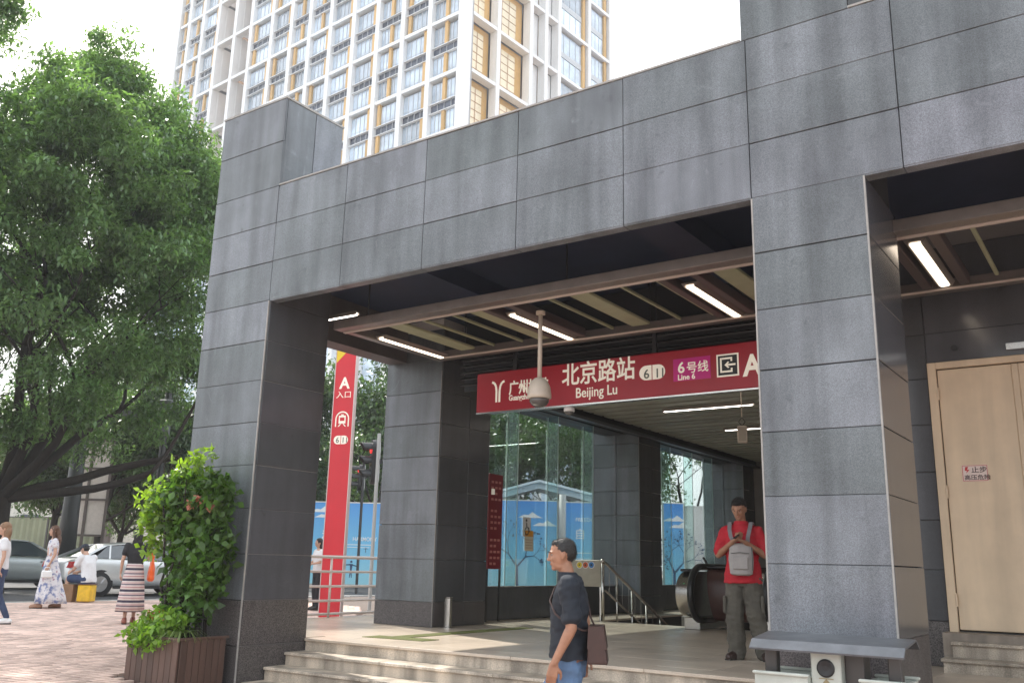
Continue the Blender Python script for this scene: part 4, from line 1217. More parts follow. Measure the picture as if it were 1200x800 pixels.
def figure(t, x, z, h, run):
    b = MB()
    b.lathe([(h*.07, 0), (h*.07, .002)], 10, Matrix.Translation((x, -.034, z+h*.92)) @ Matrix.Rotation(R(90), 4, 'X'))
    b.add([(x-.05*h, -.034, z+h*.45), (x+.05*h, -.034, z+h*.45), (x+.09*h, -.034, z+h*.8), (x-.09*h, -.034, z+h*.8)], [(0, 1, 2, 3)])
    b.add([(x-.42*h, -.034, z+h*(.66+run)), (x-.42*h, -.034, z+h*(.71+run)), (x, -.034, z+h*.80), (x, -.034, z+h*.72)], [(0, 1, 2, 3)])
    b.add([(x+.42*h, -.034, z+h*(.72-run)), (x+.42*h, -.034, z+h*(.67-run)), (x, -.034, z+h*.72), (x, -.034, z+h*.80)], [(0, 1, 2, 3)])
    b.add([(x-.05*h, -.034, z+h*.46), (x+.03*h, -.034, z+h*.46), (x-.05*h, -.034, z), (x-.09*h, -.034, z)], [(0, 1, 2, 3)])
    b.add([(x-.02*h, -.034, z+h*.46), (x+.05*h, -.034, z+h*.46), (x+.07*h, -.034, z), (x+.03*h, -.034, z)], [(0, 1, 2, 3)])
    b.build('printed_figure', M_INK, t)
figure(hb, 2.05, .35, .62, .05); figure(hb, 1.48, .35, .66, -.03); figure(hb, 2.55, 1.25, .2, 0)
hoarding(556, 655, 34.2, 586.5, 'blue hoarding with a dark printed tree through the first glass run', 52, [], .52)
hoarding(660, 772, 34.4, 590, 'blue hoarding with white characters next to the second hall column', 53, [('自', .12, .62, .42, 1), ('由', .30, .53, .42, 1), ('-', .12, .46, .03, .5), ('-', .12, .40, .025, .42), ('FREEDOM', .13, .80, .2, 1)], .75)
hoarding(776, 802, 34.6, 590, 'narrow blue hoarding strip with printed twigs through the second glass run', 54, [], .5)
hoarding(803, 840, 34.7, 594, 'plain white hoarding board through the second glass run', 55, plain=True)
hoarding(455, 552, 34.1, 588, 'blue hoarding hidden behind the first hall column', 56, [], .4)
# white gabled shelter roof behind the hoardings
a = onD(560, 578, 39); b2 = onD(632, 562, 39); c = onD(722, 583, 39)
t = empty('shelter', (b2.x, b2.y, gz(b2.x)), math.atan2(c.y-a.y, c.x-a.x), 'white low gabled shelter roof rising behind the blue hoardings', 'shelter')
wl_, wr_ = (Vector((a.x-b2.x, a.y-b2.y))).length, (Vector((c.x-b2.x, c.y-b2.y))).length
zt0 = b2.z-gz(b2.x); za = a.z-gz(b2.x)-.1; zc = c.z-gz(b2.x)-.1
M_SHEL = mat('shelter_roof', (.72, .74, .74), .5, noise=.08)
for (x0, z0, x1, z1) in ((-wl_, za, 0, zt0), (0, zt0, wr_, zc)):
    MB().prism([(x0, z0), (x1, z1), (x1, z1-.10), (x0, z0-.10)], -.2, 5.0, 'xz').build('roof', M_SHEL, t)
    MB().prism([(x0, z0-.104), (x1, z1-.104), (x1, z1-.35), (x0, z0-.35)], 0.1, .2, 'xz').build('gable_beam', M_SHEL, t)
for x in (-wl_+.1, -.15, wr_-.1, wr_*.5): MB().tube([(x, .3, 0), (x, .3, za-.1)], .09, 10).build('post', M_SHEL, t)
MB().box(-wl_, wr_, 4.7, 4.9, 0, za-.4).build('back_wall', mat('shelter_wall', (.22, .24, .25), .7, noise=.1), t)
o = tag(MB().tube([(0, 0, 0), (0, 0, 3.7)], .13, 12).build('concrete_post', M_POST, smooth=True), 'grey round post between two blue hoardings behind the glass', 'post')
q = onD(659, 640, 33.6); o.location = (q.x, q.y, gz(q.x))
# traffic lights
def traffic_light(px, py, dep, h, label, lens_on):
    p = onD(px, py, dep); z0 = gz(p.x)
    t = empty('traffic_light', (p.x, p.y, z0), R(-35), label, 'traffic light', 'traffic signals at the crossing')
    top = p.z-z0; w = h*.33
    M_TL = mat('signal_housing', (.03, .032, .035), .4)
    pts = []
    for k in range(9): a_ = R(180*k/8); pts.append((w/2*math.cos(a_), top+h/2-w/2+w/2*math.sin(a_)))
    for k in range(9): a_ = R(180+180*k/8); pts.append((w/2*math.cos(a_), top-h/2+w/2+w/2*math.sin(a_)))
    MB().prism(pts, 0, .16, 'xz').build('housing', M_TL, t)
    MB().prism([(a_*1.16, top+(z-top)*1.06) for a_, z in pts], .165, .18, 'xz').build('backboard', M_TL, t)
    MB().tube([(a_*1.17, .17, top+(z-top)*1.065) for a_, z in pts+[pts[0]]], .018, 6).build('board_rim', mat('rim_pale', (.6, .62, .6), .4), t)
    for k, col in enumerate(((.5, .02, .02), (.09, .07, .03), (.03, .07, .05))):
        zz = top+h*(.30-.30*k)
        on = k == lens_on
        MB().lathe([(w*.33, 0), (w*.33, .02), (w*.1, .035)], 16, Matrix.Translation((0, 0, zz)) @ Matrix.Rotation(R(90), 4, 'X')).build('lens', mat('lens%d%d' % (k, on), col, .3, emit=col if on else None, estr=1.2 if on else 0), t)
        vz = MB()
        nseg = 10
        for i in range(nseg):
            a0, a1 = R(-15+210*i/nseg), R(-15+210*(i+1)/nseg)
            r_ = w*.40
            vz.add([(r_*math.cos(a0), -.0, zz+r_*math.sin(a0)), (r_*math.cos(a1), -.0, zz+r_*math.sin(a1)), (r_*math.cos(a1), -.20-.10*math.sin(max(0, a1)), zz+r_*math.sin(a1)), (r_*math.cos(a0), -.20-.10*math.sin(max(0, a0)), zz+r_*math.sin(a0))], [(0, 1, 2, 3)])
        vz.build('visor', M_TL, t)
    MB().tube([(w*.72, .12, 0), (w*.72, .12, top+h*.62)], .045, 10).build('pole', mat('pole_pale', (.40, .41, .40), .4) if h > 1 else M_TL, t)
    MB().box(w*.3, w*.72, .19, .24, top-.05, top+.05).build('bracket', M_TL, t)
    return t
traffic_light(434.5, 541, 23, 1.12, 'large black traffic signal showing red beside the hall column', 0)
traffic_light(420, 559, 30, .85, 'smaller dark traffic signal further off, next to the red pylon', 0)
# grey building and shop fronts beyond the red pylon
q = onD(372, 600, 60)
t = empty('shop_house', (q.x, q.y, gz(q.x)), R(35), 'pale grey shop house with yellow awning behind the red pylon', 'building')
MB().box(-6, 8, 0, 8, 0, 6.0).build('wall', mat('shop_grey', (.42, .42, .41), .8, noise=.15, nscale=.8), t)
MB().prism([(0, 4.2), (-1.2, 3.6), (-1.2, 3.5), (0, 4.1)], -5.9, 7.9, 'yz').build('awning', M_YELLOW, t)
for i in range(6):
    w = MB().box(-5.4+i*2.2, -4.0+i*2.2, -.06, -.005, 4.4, 5.6).build('window', M_TGL, t)
    MB().box(-5.4+i*2.2, -4.0+i*2.2, -.06, -.005, .6, 2.9).build('shop_front', M_TGD, t)
# far left: pale building, ribbed green fence, dark blue barrier, lamp post
q = onD(-40, 640, 62)
t = empty('pale_building', (q.x, q.y, gz(q.x)), R(30), 'pale cream building behind the big tree and the ribbed fence', 'building')
M_CRM = mat('cream_render', (.62, .60, .54), .8, noise=.12, nscale=.5, streak=.1)
MB().box(-14, 10.5, 0, 8, 0, 10.5).build('wall', M_CRM, t)
for i in range(7):
    for k in range(3):
        w = MB().box(-12.4+i*3.2, -11.0+i*3.2, -.07, -.005, 1.9+k*2.9, 3.4+k*2.9).build('window', M_TGD, t)
        MB().box(-12.5+i*3.2, -10.9+i*3.2, -.16, -.075, 1.78+k*2.9, 1.88+k*2.9).build('sill', M_WHITE, t)
    if i > 3: 
        ac = MB().bbox(-10.8+i*3.2, -10.0+i*3.2, -.35, -.005, 2.4, 3.0, .03).build('air_conditioner', M_WHITE, t)
MB().box(9.0, 10.2, -.4, -.1, 0, 9.0).build('pipe_frame', mat('scaffold_dark', (.10, .08, .07), .7), t)
q0, q1 = onD(-60, 605, 50), onD(118, 612, 48)
def run_fence(name, a, c, zlo, zhi, m, label, cat, pitch, depth, postm=None):
    ux = Vector((c.x-a.x, c.y-a.y, 0)); w = ux.length
    t = empty(name, (a.x, a.y, gz(a.x)), math.atan2(ux.y, ux.x), label, cat)
    n = max(1, int(w/2.4))
    for i in range(n):
        b = MB(); x0 = w*i/n+.02; x1 = w*(i+1)/n-.02
        k = max(2, int((x1-x0)/pitch)); pts = []
        for j in range(k+1):
            pts.append((x0+(x1-x0)*j/k, -depth if j % 2 else 0.0))
        poly = pts + [(x, y+.03) for x, y in pts[::-1]]
        for j in range(k):
            (xa, ya), (xb, yb) = pts[j], pts[j+1]
            b.add([(xa, ya, zlo), (xb, yb, zlo), (xb, yb, zhi), (xa, ya, zhi), (xa, ya+.02, zlo), (xb, yb+.02, zlo), (xb, yb+.02, zhi), (xa, ya+.02, zhi)], [(0, 1, 2, 3), (5, 4, 7, 6), (3, 2, 6, 7), (0, 4, 5, 1)])
        b.build('sheet', m, t)
        MB().box(w*i/n-.05, w*i/n+.05, -.05, .06, 0, zhi+.05).build('post', postm or m, t)
    MB().box(0, w, -.09, -.02-depth, zhi+.001, zhi+.06).build('top_rail', postm or m, t)
    return t
run_fence('ribbed_fence', q0, q1, .1, q0.z-gz(q0.x), mat('fence_green', (.20, .23, .15), .6, noise=.2, nscale=1), 'grey green ribbed metal fence before the cream building', 'fence', .18, .05, mat('fence_dark', (.05, .05, .05), .6))
q0, q1 = onD(-40, 644, 38), onD(262, 648, 38)
run_fence('street_barrier', q0, q1, .05, q0.z-gz(q0.x), mat('barrier_blue', (.055, .06, .11), .5, noise=.25, nscale=.6), 'dark blue street barrier behind the parked cars', 'barrier', .6, .02, mat('barrier_grey', (.2, .2, .22), .6))
q = onD(76, 650, 33.0)
t = empty('lamp_post', (q.x, q.y, gz(q.x)), label='dark tapered lamp post standing under the big tree', cat='lamp post')
M_LP = mat('lamp_black', (.02, .022, .022), .5)
MB().tube([(0, 0, 0), (0, 0, 2.2), (0, 0, 7.2)], [.36, .30, .19], 16).build('pole', M_LP, t, smooth=True)
MB().lathe([(.42, 0), (.42, .25), (.37, .3)], 16).build('base', M_LP, t)
MB().tube([(0, 0, 6.9), (.9, .4, 7.4), (2.0, .9, 7.5)], .07, 8).build('arm', M_LP, t, smooth=True)
MB().bbox(1.8, 2.6, .7, 1.2, 7.42, 7.55, .03).build('lamp_head', M_LP, t)
q = onD(92, 560, 36)
t = empty('sign_frame', (q.x+1.0, q.y, gz(q.x)), R(35), 'tall dark framed pale panel behind the lamp post', 'sign')
MB().box(-.65, .65, -.03, .03, 1.6, 5.2).build('panel', mat('panel_cream', (.55, .50, .45), .7, noise=.1), t)
for x in (-.68, -.1, .68): MB().box(x-.05, x+.05, -.07, -.031, 0, 5.3).build('upright', mat('scaffold_dark'), t)
for z in (1.55, 2.9, 4.1, 5.2): MB().box(-.7, .7, -.10, -.071, z, z+.08).build('bar', mat('scaffold_dark'), t)
q = onD(196, 478, 34)
t = empty('gantry', (q.x, q.y, gz(q.x)), R(35), 'dark street gantry with a box, half hidden in foliage by the column', 'gantry')
hh = q.z-gz(q.x)
MB().tube([(0, 0, 0), (0, 0, hh+.6)], .12, 10).build('pole', M_LP, t)
MB().box(-1.6, 2.2, -.08, .08, hh-.35, hh-.05).build('cross_beam', mat('gantry_grey', (.12, .13, .13), .6), t)
MB().bbox(-.25, .25, -.25, -.09, hh-1.1, hh+.3, .05).build('box', mat('gantry_grey'), t)
# ================================================================== PLANTER WITH CLIMBER
PX0, PX1, PY0, PY1, PZ0, PZ1 = -10.10, -9.12, 6.70, 7.38, .06, .66
t = empty('planter_box', (PX0, PY0, PZ0), label='brown slatted planter box at the foot of the granite column', cat='planter')
M_SLAT = mat('planter_brown', (.085, .048, .036), .55, noise=.25, nscale=9, rnd=.18, stretch=(1, 1, .15))
M_SOIL = mat('soil', (.04, .028, .02), .95, noise=.4, nscale=30)
w_, d_, h_ = PX1-PX0, PY1-PY0, PZ1-PZ0
MB().box(.03, w_-.03, .03, d_-.03, 0, h_-.05).build('inner_box', mat('planter_dark', (.02, .014, .012), .8), t)
MB().box(.035, w_-.035, .035, d_-.035, h_-.049, h_-.02).build('soil', M_SOIL, t)
n = 9; sw_ = (w_-.02)/n
sm1 = MB().bbox(.004, sw_-.004, 0, .025, 0, h_-.02, .004).mesh('slat', M_SLAT)
for i in range(n): inst('slat', sm1, t, (.01+i*sw_, 0, 0))
n2 = 7; sd_ = (d_-.06)/n2
sm2 = MB().bbox(0, .025, .004, sd_-.004, 0, h_-.02, .004).mesh('slat', M_SLAT)
for i in range(n2):
    inst('slat', sm2, t, (w_-.025, .03+i*sd_, 0)); inst('slat', sm2, t, (0, .03+i*sd_, 0))
MB().bbox(-.012, w_+.012, -.012, .04, h_-.019, h_+.01, .005).build('rim', M_SLAT, t)
MB().bbox(w_-.04, w_+.012, .0405, d_, h_-.019, h_+.01, .005).build('rim', M_SLAT, t)
MB().bbox(-.012, .04, .0405, d_, h_-.019, h_+.01, .005).build('rim', M_SLAT, t)

M_VINE = leaf_mat('vine_leaf', (.070, .145, .030), .42)
M_VINEL = leaf_mat('vine_leaf_sunlit', (.19, .30, .04), .5)  # yellow-green glow of the sunlit side is put into this leaf colour
rv = np.random.default_rng(77)
def cloud(n, c, r, shell=.55):
    g_ = rv.normal(size=(n, 3)); g_ /= np.linalg.norm(g_, axis=1)[:, None]
    rr_ = (shell+(1-shell)*rv.uniform(0, 1, n))
    return np.array(c)+g_*rr_[:, None]*np.array(r)
# climber on a trellis, the size of the column face
t = empty('climbing_shrub', (-9.75, 7.1, .62), label='tall bushy climber with pink blossom in the planter', cat='shrub')
tx = MB()
for x in (-.30, .05, .42): tx.tube([(x, .05, 0), (x, .05, 1.65)], .012, 6)
for z in (.4, .8, 1.2, 1.6): tx.tube([(-.32, .05, z), (.44, .05, z)], .010, 6)
tx.build('trellis', M_BLACK, t)
st = MB(); rs = random.Random(4)
for k in range(16):
    q = Vector((rs.uniform(-.25, .4), rs.uniform(-.1, .15), 0)); pts = [q.copy()]
    for i in range(6):
        q = q+Vector((rs.uniform(-.10, .08), rs.uniform(-.06, .06), .31)); pts.append(q.copy())
    if k < 6:
        for i in range(3): q = q+Vector((rs.uniform(-.12, .06), rs.uniform(-.05, .05), .10)); pts.append(q.copy())
    st.tube(pts, [.016*(1-i/len(pts))+.003 for i in range(len(pts))], 5, cap=False)
st.build('stem', M_BARK, t)
parts_ = [cloud(900, (.12, 0, 1.10), (.42, .28, .75)), cloud(900, (.44, .02, 1.0), (.34, .26, .72)), cloud(600, (-.10, -.05, 1.55), (.50, .28, .42)),
          cloud(560, (.42, 0, 1.66), (.40, .25, .32)), cloud(300, (.18, -.02, .45), (.38, .28, .40))]
P = np.concatenate(parts_)
o = bpy.data.objects.new('foliage', leaves_mesh('foliage', P, .115, M_VINE, aspect=.62, rg=rv, curl=.2)); link(o, t)
P = np.concatenate([cloud(560, (-.42, -.05, 1.58), (.50, .30, .38), .2), cloud(260, (-.68, -.02, 1.40), (.26, .2, .32), .1), cloud(160, (.0, -.05, 1.95), (.45, .22, .18), .1), cloud(90, (-.50, -.08, 1.05), (.24, .12, .22), .1), cloud(60, (.1, 0, 2.15), (.35, .12, .16), .1)])
o = bpy.data.objects.new('young_foliage', leaves_mesh('young_foliage', P, .10, M_VINEL, aspect=.55, rg=rv, curl=.2)); link(o, t)
P = np.concatenate([cloud(36, (.40, -.16, 1.60), (.07, .05, .05), .2), cloud(26, (.58, -.12, 1.52), (.06, .05, .05), .2), cloud(14, (.30, -.2, 1.55), (.04, .03, .04), .2)])
o = bpy.data.objects.new('blossom', leaves_mesh('blossom', P, .06, mat('blossom_pink', (.62, .27, .22), .6, island=.3, transl=.3), aspect=.8, rg=rv)); link(o, t)
# low ground cover spilling over the rim
t = empty('low_shrub', (-9.75, 6.95, .62), label='low bright green foliage spilling over the planter rim', cat='shrub')
b = MB()
for k in range(14):
    q = Vector((rs.uniform(-.3, .45), rs.uniform(-.2, .2), 0)); b.tube([q, q+Vector((rs.uniform(-.08, .08), rs.uniform(-.12, .02), .2))], [.008, .004], 5, cap=False)
b.build('stem', M_BARK, t)
P = np.concatenate([cloud(900, (.02, -.06, .12), (.44, .32, .26), .3), cloud(260, (-.30, -.12, .02), (.20, .22, .16), .2), cloud(200, (.35, -.15, .22), (.22, .2, .16), .2), cloud(200, (.1, -.28, .0), (.45, .12, .14), .2)])
o = bpy.data.objects.new('foliage', leaves_mesh('foliage', P, .085, leaf_mat('low_leaf', (.15, .26, .038), .45), aspect=.6, rg=rv)); link(o, t)
P = cloud(24, (.1, -.2, .26), (.32, .1, .08), .2)
o = bpy.data.objects.new('blossom', leaves_mesh('blossom', P, .045, mat('blossom_orange', (.60, .18, .04), .6, island=.3), aspect=.8, rg=rv)); link(o, t)
t = empty('spider_plant', (-9.32, 6.86, .64), label='arching grassy tuft at the planter corner by the column', cat='plant')
b = MB()
for k in range(46):
    a = rs.uniform(0, 2*math.pi); L = rs.uniform(.18, .36); wd = rs.uniform(.006, .011)
    d0 = Vector((math.cos(a), math.sin(a), 0)); sd = Vector((-math.sin(a), math.cos(a), 0))*wd
    pts = [d0*(L*s)+Vector((0, 0, L*(1.15*s-1.25*s*s)+.02)) for s in (0, .3, .6, .85, 1.0)]
    for i in range(4):
        w0, w1 = (1-i*.2), (1-(i+1)*.22)
        b.add([pts[i]-sd*w0, pts[i]+sd*w0, pts[i+1]+sd*w1, pts[i+1]-sd*w1], [(0, 1, 2, 3)])
o = b.build('leaves', leaf_mat('blade_leaf', (.15, .21, .07), .35), t)
o['kind'] = 'stuff'

# ================================================================== CARS
M_TYRE = mat('tyre', (.02, .02, .021), .8)
M_RIM = mat('rim_alloy', (.45, .46, .47), .3, .9)
M_CARGL = mat('car_glass', (.05, .065, .075), .05, 0, .8, coat=1.0)
M_TAIL = mat('tail_red', (.42, .012, .015), .2, coat=.8)
M_LAMP = mat('headlamp', (.75, .78, .8), .1, coat=.8)
M_CARBLK = mat('car_black_trim', (.015, .015, .016), .5)
def car(loc, rz, paint, label, group):
    t = empty('parked_car', loc, rz, label, 'car', group)
    # local: x forward, y left. stations along the length: x, z_low, z_shoulder, half width low, half width shoulder
    S = [(-2.30, .42, .80, .66, .60), (-2.26, .30, .93, .76, .72), (-2.05, .24, 1.00, .84, .80), (-1.60, .21, 1.02, .88, .84), (-.6, .20, .98, .89, .86),
         (.4, .20, .95, .89, .86), (1.1, .20, .92, .89, .86), (1.6, .21, .87, .88, .83), (2.05, .24, .78, .82, .74), (2.28, .30, .66, .70, .62), (2.34, .40, .58, .60, .52)]
    b = MB(); rows = []
    for x, zl, zs, wl, ws in S:
        zm = zl+(zs-zl)*.55
        ring_ = [(x, -wl*.86, zl), (x, -wl, zl+.09), (x, -wl*1.01, zm), (x, -ws, zs-.03), (x, -ws*.93, zs), (x, -ws*.5, zs+.025), (x, 0, zs+.035)]
        ring_ = ring_ + [(x, -y, z) for x, y, z in ring_[-2::-1]]
        rows.append(ring_)
    n = len(rows[0]); vs = [q for r_ in rows for q in r_]
    fs = [[i*n+k, i*n+k+1, (i+1)*n+k+1, (i+1)*n+k] for i in range(len(rows)-1) for k in range(n-1)]
    fs += [[i*n+n-1, i*n, (i+1)*n, (i+1)*n+n-1] for i in range(len(rows)-1)]
    fs += [list(range(n))[::-1], [(len(rows)-1)*n+k for k in range(n)]]
    o = b.add(vs, fs).build('body', paint, t)
    md = o.modifiers.new('s', 'SUBSURF'); md.levels = md.render_levels = 2
    o.data.polygons.foreach_set('use_smooth', [True]*len(o.data.polygons))
    # roof and pillars
    G = [(-1.95, 1.0, .70, .70), (-1.25, 1.37, .66, .58), (-.75, 1.44, .66, .56), (0.0, 1.46, .66, .56), (.35, 1.42, .66, .57), (1.25, .93, .70, .72)]
    top = MB(); rr_ = []
    for x, z, _, wt in G: rr_.append([(x, -wt, z-.025), (x, -wt*.8, z), (x, 0, z+.02), (x, wt*.8, z), (x, wt, z-.025)])
    vs = [q for r_ in rr_ for q in r_]
    top.add(vs, [[i*5+k, i*5+k+1, (i+1)*5+k+1, (i+1)*5+k] for i in (1, 2, 3) for k in range(4)])
    o = top.build('roof', paint, t, smooth=True)
    md = o.modifiers.new('s', 'SUBSURF'); md.levels = md.render_levels = 2
    sol = o.modifiers.new('t', 'SOLIDIFY'); sol.thickness = .03; sol.offset = -1
    # windscreens
    MB().add([rr_[0][0], rr_[0][2], rr_[0][4], rr_[1][4], rr_[1][2], rr_[1][0]], [(0, 1, 4, 5), (1, 2, 3, 4)]).build('rear_window', M_CARGL, t)
    MB().add([rr_[4][0], rr_[4][2], rr_[4][4], rr_[5][4], rr_[5][2], rr_[5][0]], [(0, 1, 4, 5), (1, 2, 3, 4)]).build('windscreen', M_CARGL, t)
    for s in (-1, 1):
        def P_(x, f):   # point on the side window surface, f 0 belt .. 1 roof edge
            zt = np.interp(x, [-1.9, -1.25, -.75, 0, .35, 1.25], [1.0, 1.345, 1.415, 1.435, 1.395, .94])
            zb = np.interp(x, [-1.9, 1.25], [1.0, .93]); wt = np.interp(x, [-1.9, -1.25, .35, 1.25], [.76, .60, .59, .76])
            return (x, s*((.80)*(1-f)+wt*f), zb+(zt-zb)*f)
        for (xa, xb, xa2, xb2) in ((-1.62, -1.22, -1.20, -1.14), (-1.16, -.28, -1.08, -.28), (-.18, 1.0, -.18, .36)):
            MB().add([P_(xa, .06), P_(xb, .06), P_(xb2, .93), P_(xa2, .93)], [(0, 1, 2, 3)]).build('side_window', M_CARGL, t)
        pil = MB()
        for (xa, xb, w0) in ((-1.95, -1.25, .13), (-.23, -.23, .09), (1.2, .36, .10), (-1.19, -1.11, .05)):
            a = Vector(P_(xa, 0)); c = Vector(P_(xb, 1.0)); c.y -= s*.004; a.y += s*.004; 
            pil.add([a+Vector((-w0/2, 0, 0)), a+Vector((w0/2, 0, 0)), c+Vector((w0/2, 0, 0)), c+Vector((-w0/2, 0, 0))], [(0, 1, 2, 3)])
        a, c = P_(-1.9, 0), P_(1.2, 0)
        tag(pil.build('pillars', paint, t), kind='stuff')
        for x in (-.42, .72):
            MB().bbox(x-.10, x+.10, s*.905-.015, s*.905+.015, .80, .83, .008).build('door_handle', mat('chrome', (.7, .7, .7), .15, 1), t)
        MB().bbox(.78, .98, s*.97-.09, s*.97+.09, .95, 1.08, .03).build('mirror', paint, t)
        for x in (-1.42, 1.40):
            w = MB().lathe([(.17, -.10), (.30, -.10), (.325, -.06), (.325, .06), (.30, .10), (.17, .10)], 24, Matrix.Translation((x, s*.80, .325)) @ Matrix.Rotation(R(90), 4, 'X')).build('tyre', M_TYRE, t, smooth=True)
            rim = MB(); MT = Matrix.Translation((x, s*.89, .325)) @ Matrix.Rotation(R(90), 4, 'X')
            rim.lathe([(.20, -.01), (.215, .0), (.20, .015)], 24, MT)
            for k in range(7):
                a = 2*math.pi*k/7
                rim.tube([(x+.03*math.cos(a), s*.89, .325+.03*math.sin(a)), (x+.2*math.cos(a), s*.89, .325+.2*math.sin(a))], .022, 6)
            rim.build('rim', M_RIM, w)
            MB().lathe([(.36, -.012), (.36, .012)], 24, Matrix.Translation((x, s*.868, .34)) @ Matrix.Rotation(R(90), 4, 'X')).build('wheel_arch', M_CARBLK, t)
        MB().prism([(-2.28, .74), (-2.24, .90), (-2.0, .93), (-1.86, .86), (-2.05, .76)], s*.60, s*.875, 'xz').build('tail_light', M_TAIL, t)
        MB().prism([(2.25, .60), (2.15, .72), (1.75, .80), (1.8, .72), (2.05, .62)], s*.50, s*.86, 'xz').build('headlight', M_LAMP, t)
        MB().box(-1.05, 1.02, s*.885-.012, s*.885+.012, .20, .27).build('sill', M_CARBLK, t)
    MB().bbox(-2.33, -2.22, -.62, .62, .30, .44, .03).build('rear_bumper', M_CARBLK, t)
    MB().box(-2.325, -2.30, -.26, .26, .70, .81).build('number_plate', mat('plate_blue', (.03, .08, .35), .4), t)
    return t
M_SILV = mat('car_silver', (.62, .64, .64), .28, .55, coat=.7, noise=.03)
M_SILV2 = mat('car_silver_green', (.42, .46, .46), .28, .55, coat=.7, noise=.03)
def road_at(px, py, dep):
    p = onD(px, py, dep); return (p.x, p.y, gz(p.x)-.125)
car(road_at(158, 672, 26.3), R(84), M_SILV, 'silver saloon with red tail light nearest the seated man', 'cars parked along the kerb')
car(road_at(8, 668, 27.5), R(80), M_SILV2, 'silver grey car behind the woman in the long dress', 'cars parked along the kerb')
# ================================================================== PEOPLE
from mathutils import noise as mnoise
def V3(*a): return Vector(a)
class Body:
    """soft union of tapered limbs and lofted rings, fused by a voxel remesh into one surface"""
    def __init__(s): s.b = MB()
    def cap(s, p0, r0, p1, r1, n=12):
        p0, p1 = Vector(p0), Vector(p1); d = p1-p0
        L = d.length
        if L < 1e-6: return s.ell(p0, (r0, r0, r0))
        d.normalize()
        pts, rad = [], []
        for k in range(4):
            a = R(90-90*k/4+0); pts.append(p0-d*r0*math.sin(a)*.999); rad.append(max(.0015, r0*math.cos(a)))
        pts.append(p0); rad.append(r0); pts.append(p1); rad.append(r1)
        for k in range(1, 5):
            a = R(90*k/4); pts.append(p1+d*r1*math.sin(a)*.999); rad.append(max(.0015, r1*math.cos(a)))
        s.b.tube(pts, rad, n); return s
    def chain(s, pts, rads, n=12):
        for i in range(len(pts)-1): s.cap(pts[i], rads[i], pts[i+1], rads[i+1], n)
        return s
    def ell(s, c, r, M=None, n=16):
        prof = [(math.sin(math.pi*k/10)+1e-3, -math.cos(math.pi*k/10)) for k in range(11)]
        MM = Matrix.Translation(c) @ (M.to_4x4() if M is not None else Matrix.Identity(4)) @ Matrix.Diagonal((*r, 1))
        s.b.lathe(prof, n, MM); return s
    def loft(s, rings, n=24, flat=True, wave=0, wn=9, yaw=0.0):
        """rings: (cx, cy, cz, rx, ry)"""
        base = len(s.b.v)
        for j, (cx, cy, cz, rx, ry) in enumerate(rings):
            for k in range(n):
                a = 2*math.pi*k/n
                e = 1+wave*(j/max(1, len(rings)-1))*math.sin(wn*a+.6*j)
                s.b.v.append((cx+rx*e*math.cos(a), cy+ry*e*math.sin(a), cz))
        for j in range(len(rings)-1):
            for k in range(n):
                k2 = (k+1) % n
                s.b.f.append([base+j*n+k, base+j*n+k2, base+(j+1)*n+k2, base+(j+1)*n+k]); s.b.mi.append(0)
        s.b.f.append([base+k for k in range(n)][::-1]); s.b.mi.append(0)
        e = base+(len(rings)-1)*n
        s.b.f.append([e+k for k in range(n)]); s.b.mi.append(0)
        return s
    def fuse(s, name, m, parent, voxel=.01, smooth=2, fold=0.0, ff=(9, 9, 3), seed=0):
        me = s.b.mesh(name, m)
        o = bpy.data.objects.new('tmp', me); COL.objects.link(o)
        r = o.modifiers.new('r', 'REMESH'); r.mode = 'VOXEL'; r.voxel_size = voxel
        if smooth:
            sm = o.modifiers.new('s', 'SMOOTH'); sm.factor = .5; sm.iterations = smooth
        dg = bpy.context.evaluated_depsgraph_get()
        out = bpy.data.meshes.new_from_object(o.evaluated_get(dg))
        bpy.data.objects.remove(o); bpy.data.meshes.remove(me)
        out.name = name
        if fold:
            nv = len(out.vertices); co = np.empty(nv*3, np.float32); nr = np.empty(nv*3, np.float32)
            out.vertices.foreach_get('co', co); out.vertices.foreach_get('normal', nr)
            co = co.reshape(-1, 3); nr = nr.reshape(-1, 3)
            f = Vector(ff); so = Vector((seed*3.1, seed*1.7, seed))
            dsp = np.array([mnoise.noise(Vector((q[0]*f.x, q[1]*f.y, q[2]*f.z))+so)+.5*mnoise.noise(Vector((q[0]*f.x*2.3, q[1]*f.y*2.3, q[2]*f.z*2.3+q[0]*9))+so) for q in co.tolist()])
            co = co+nr*(dsp*fold)[:, None]
            out.vertices.foreach_set('co', co.astype(np.float32).ravel())
        out.materials.clear(); out.materials.append(m)
        out.polygons.foreach_set('use_smooth', [True]*len(out.polygons))
        out.update()
        ob = bpy.data.objects.new(name, out); link(ob, parent); return ob
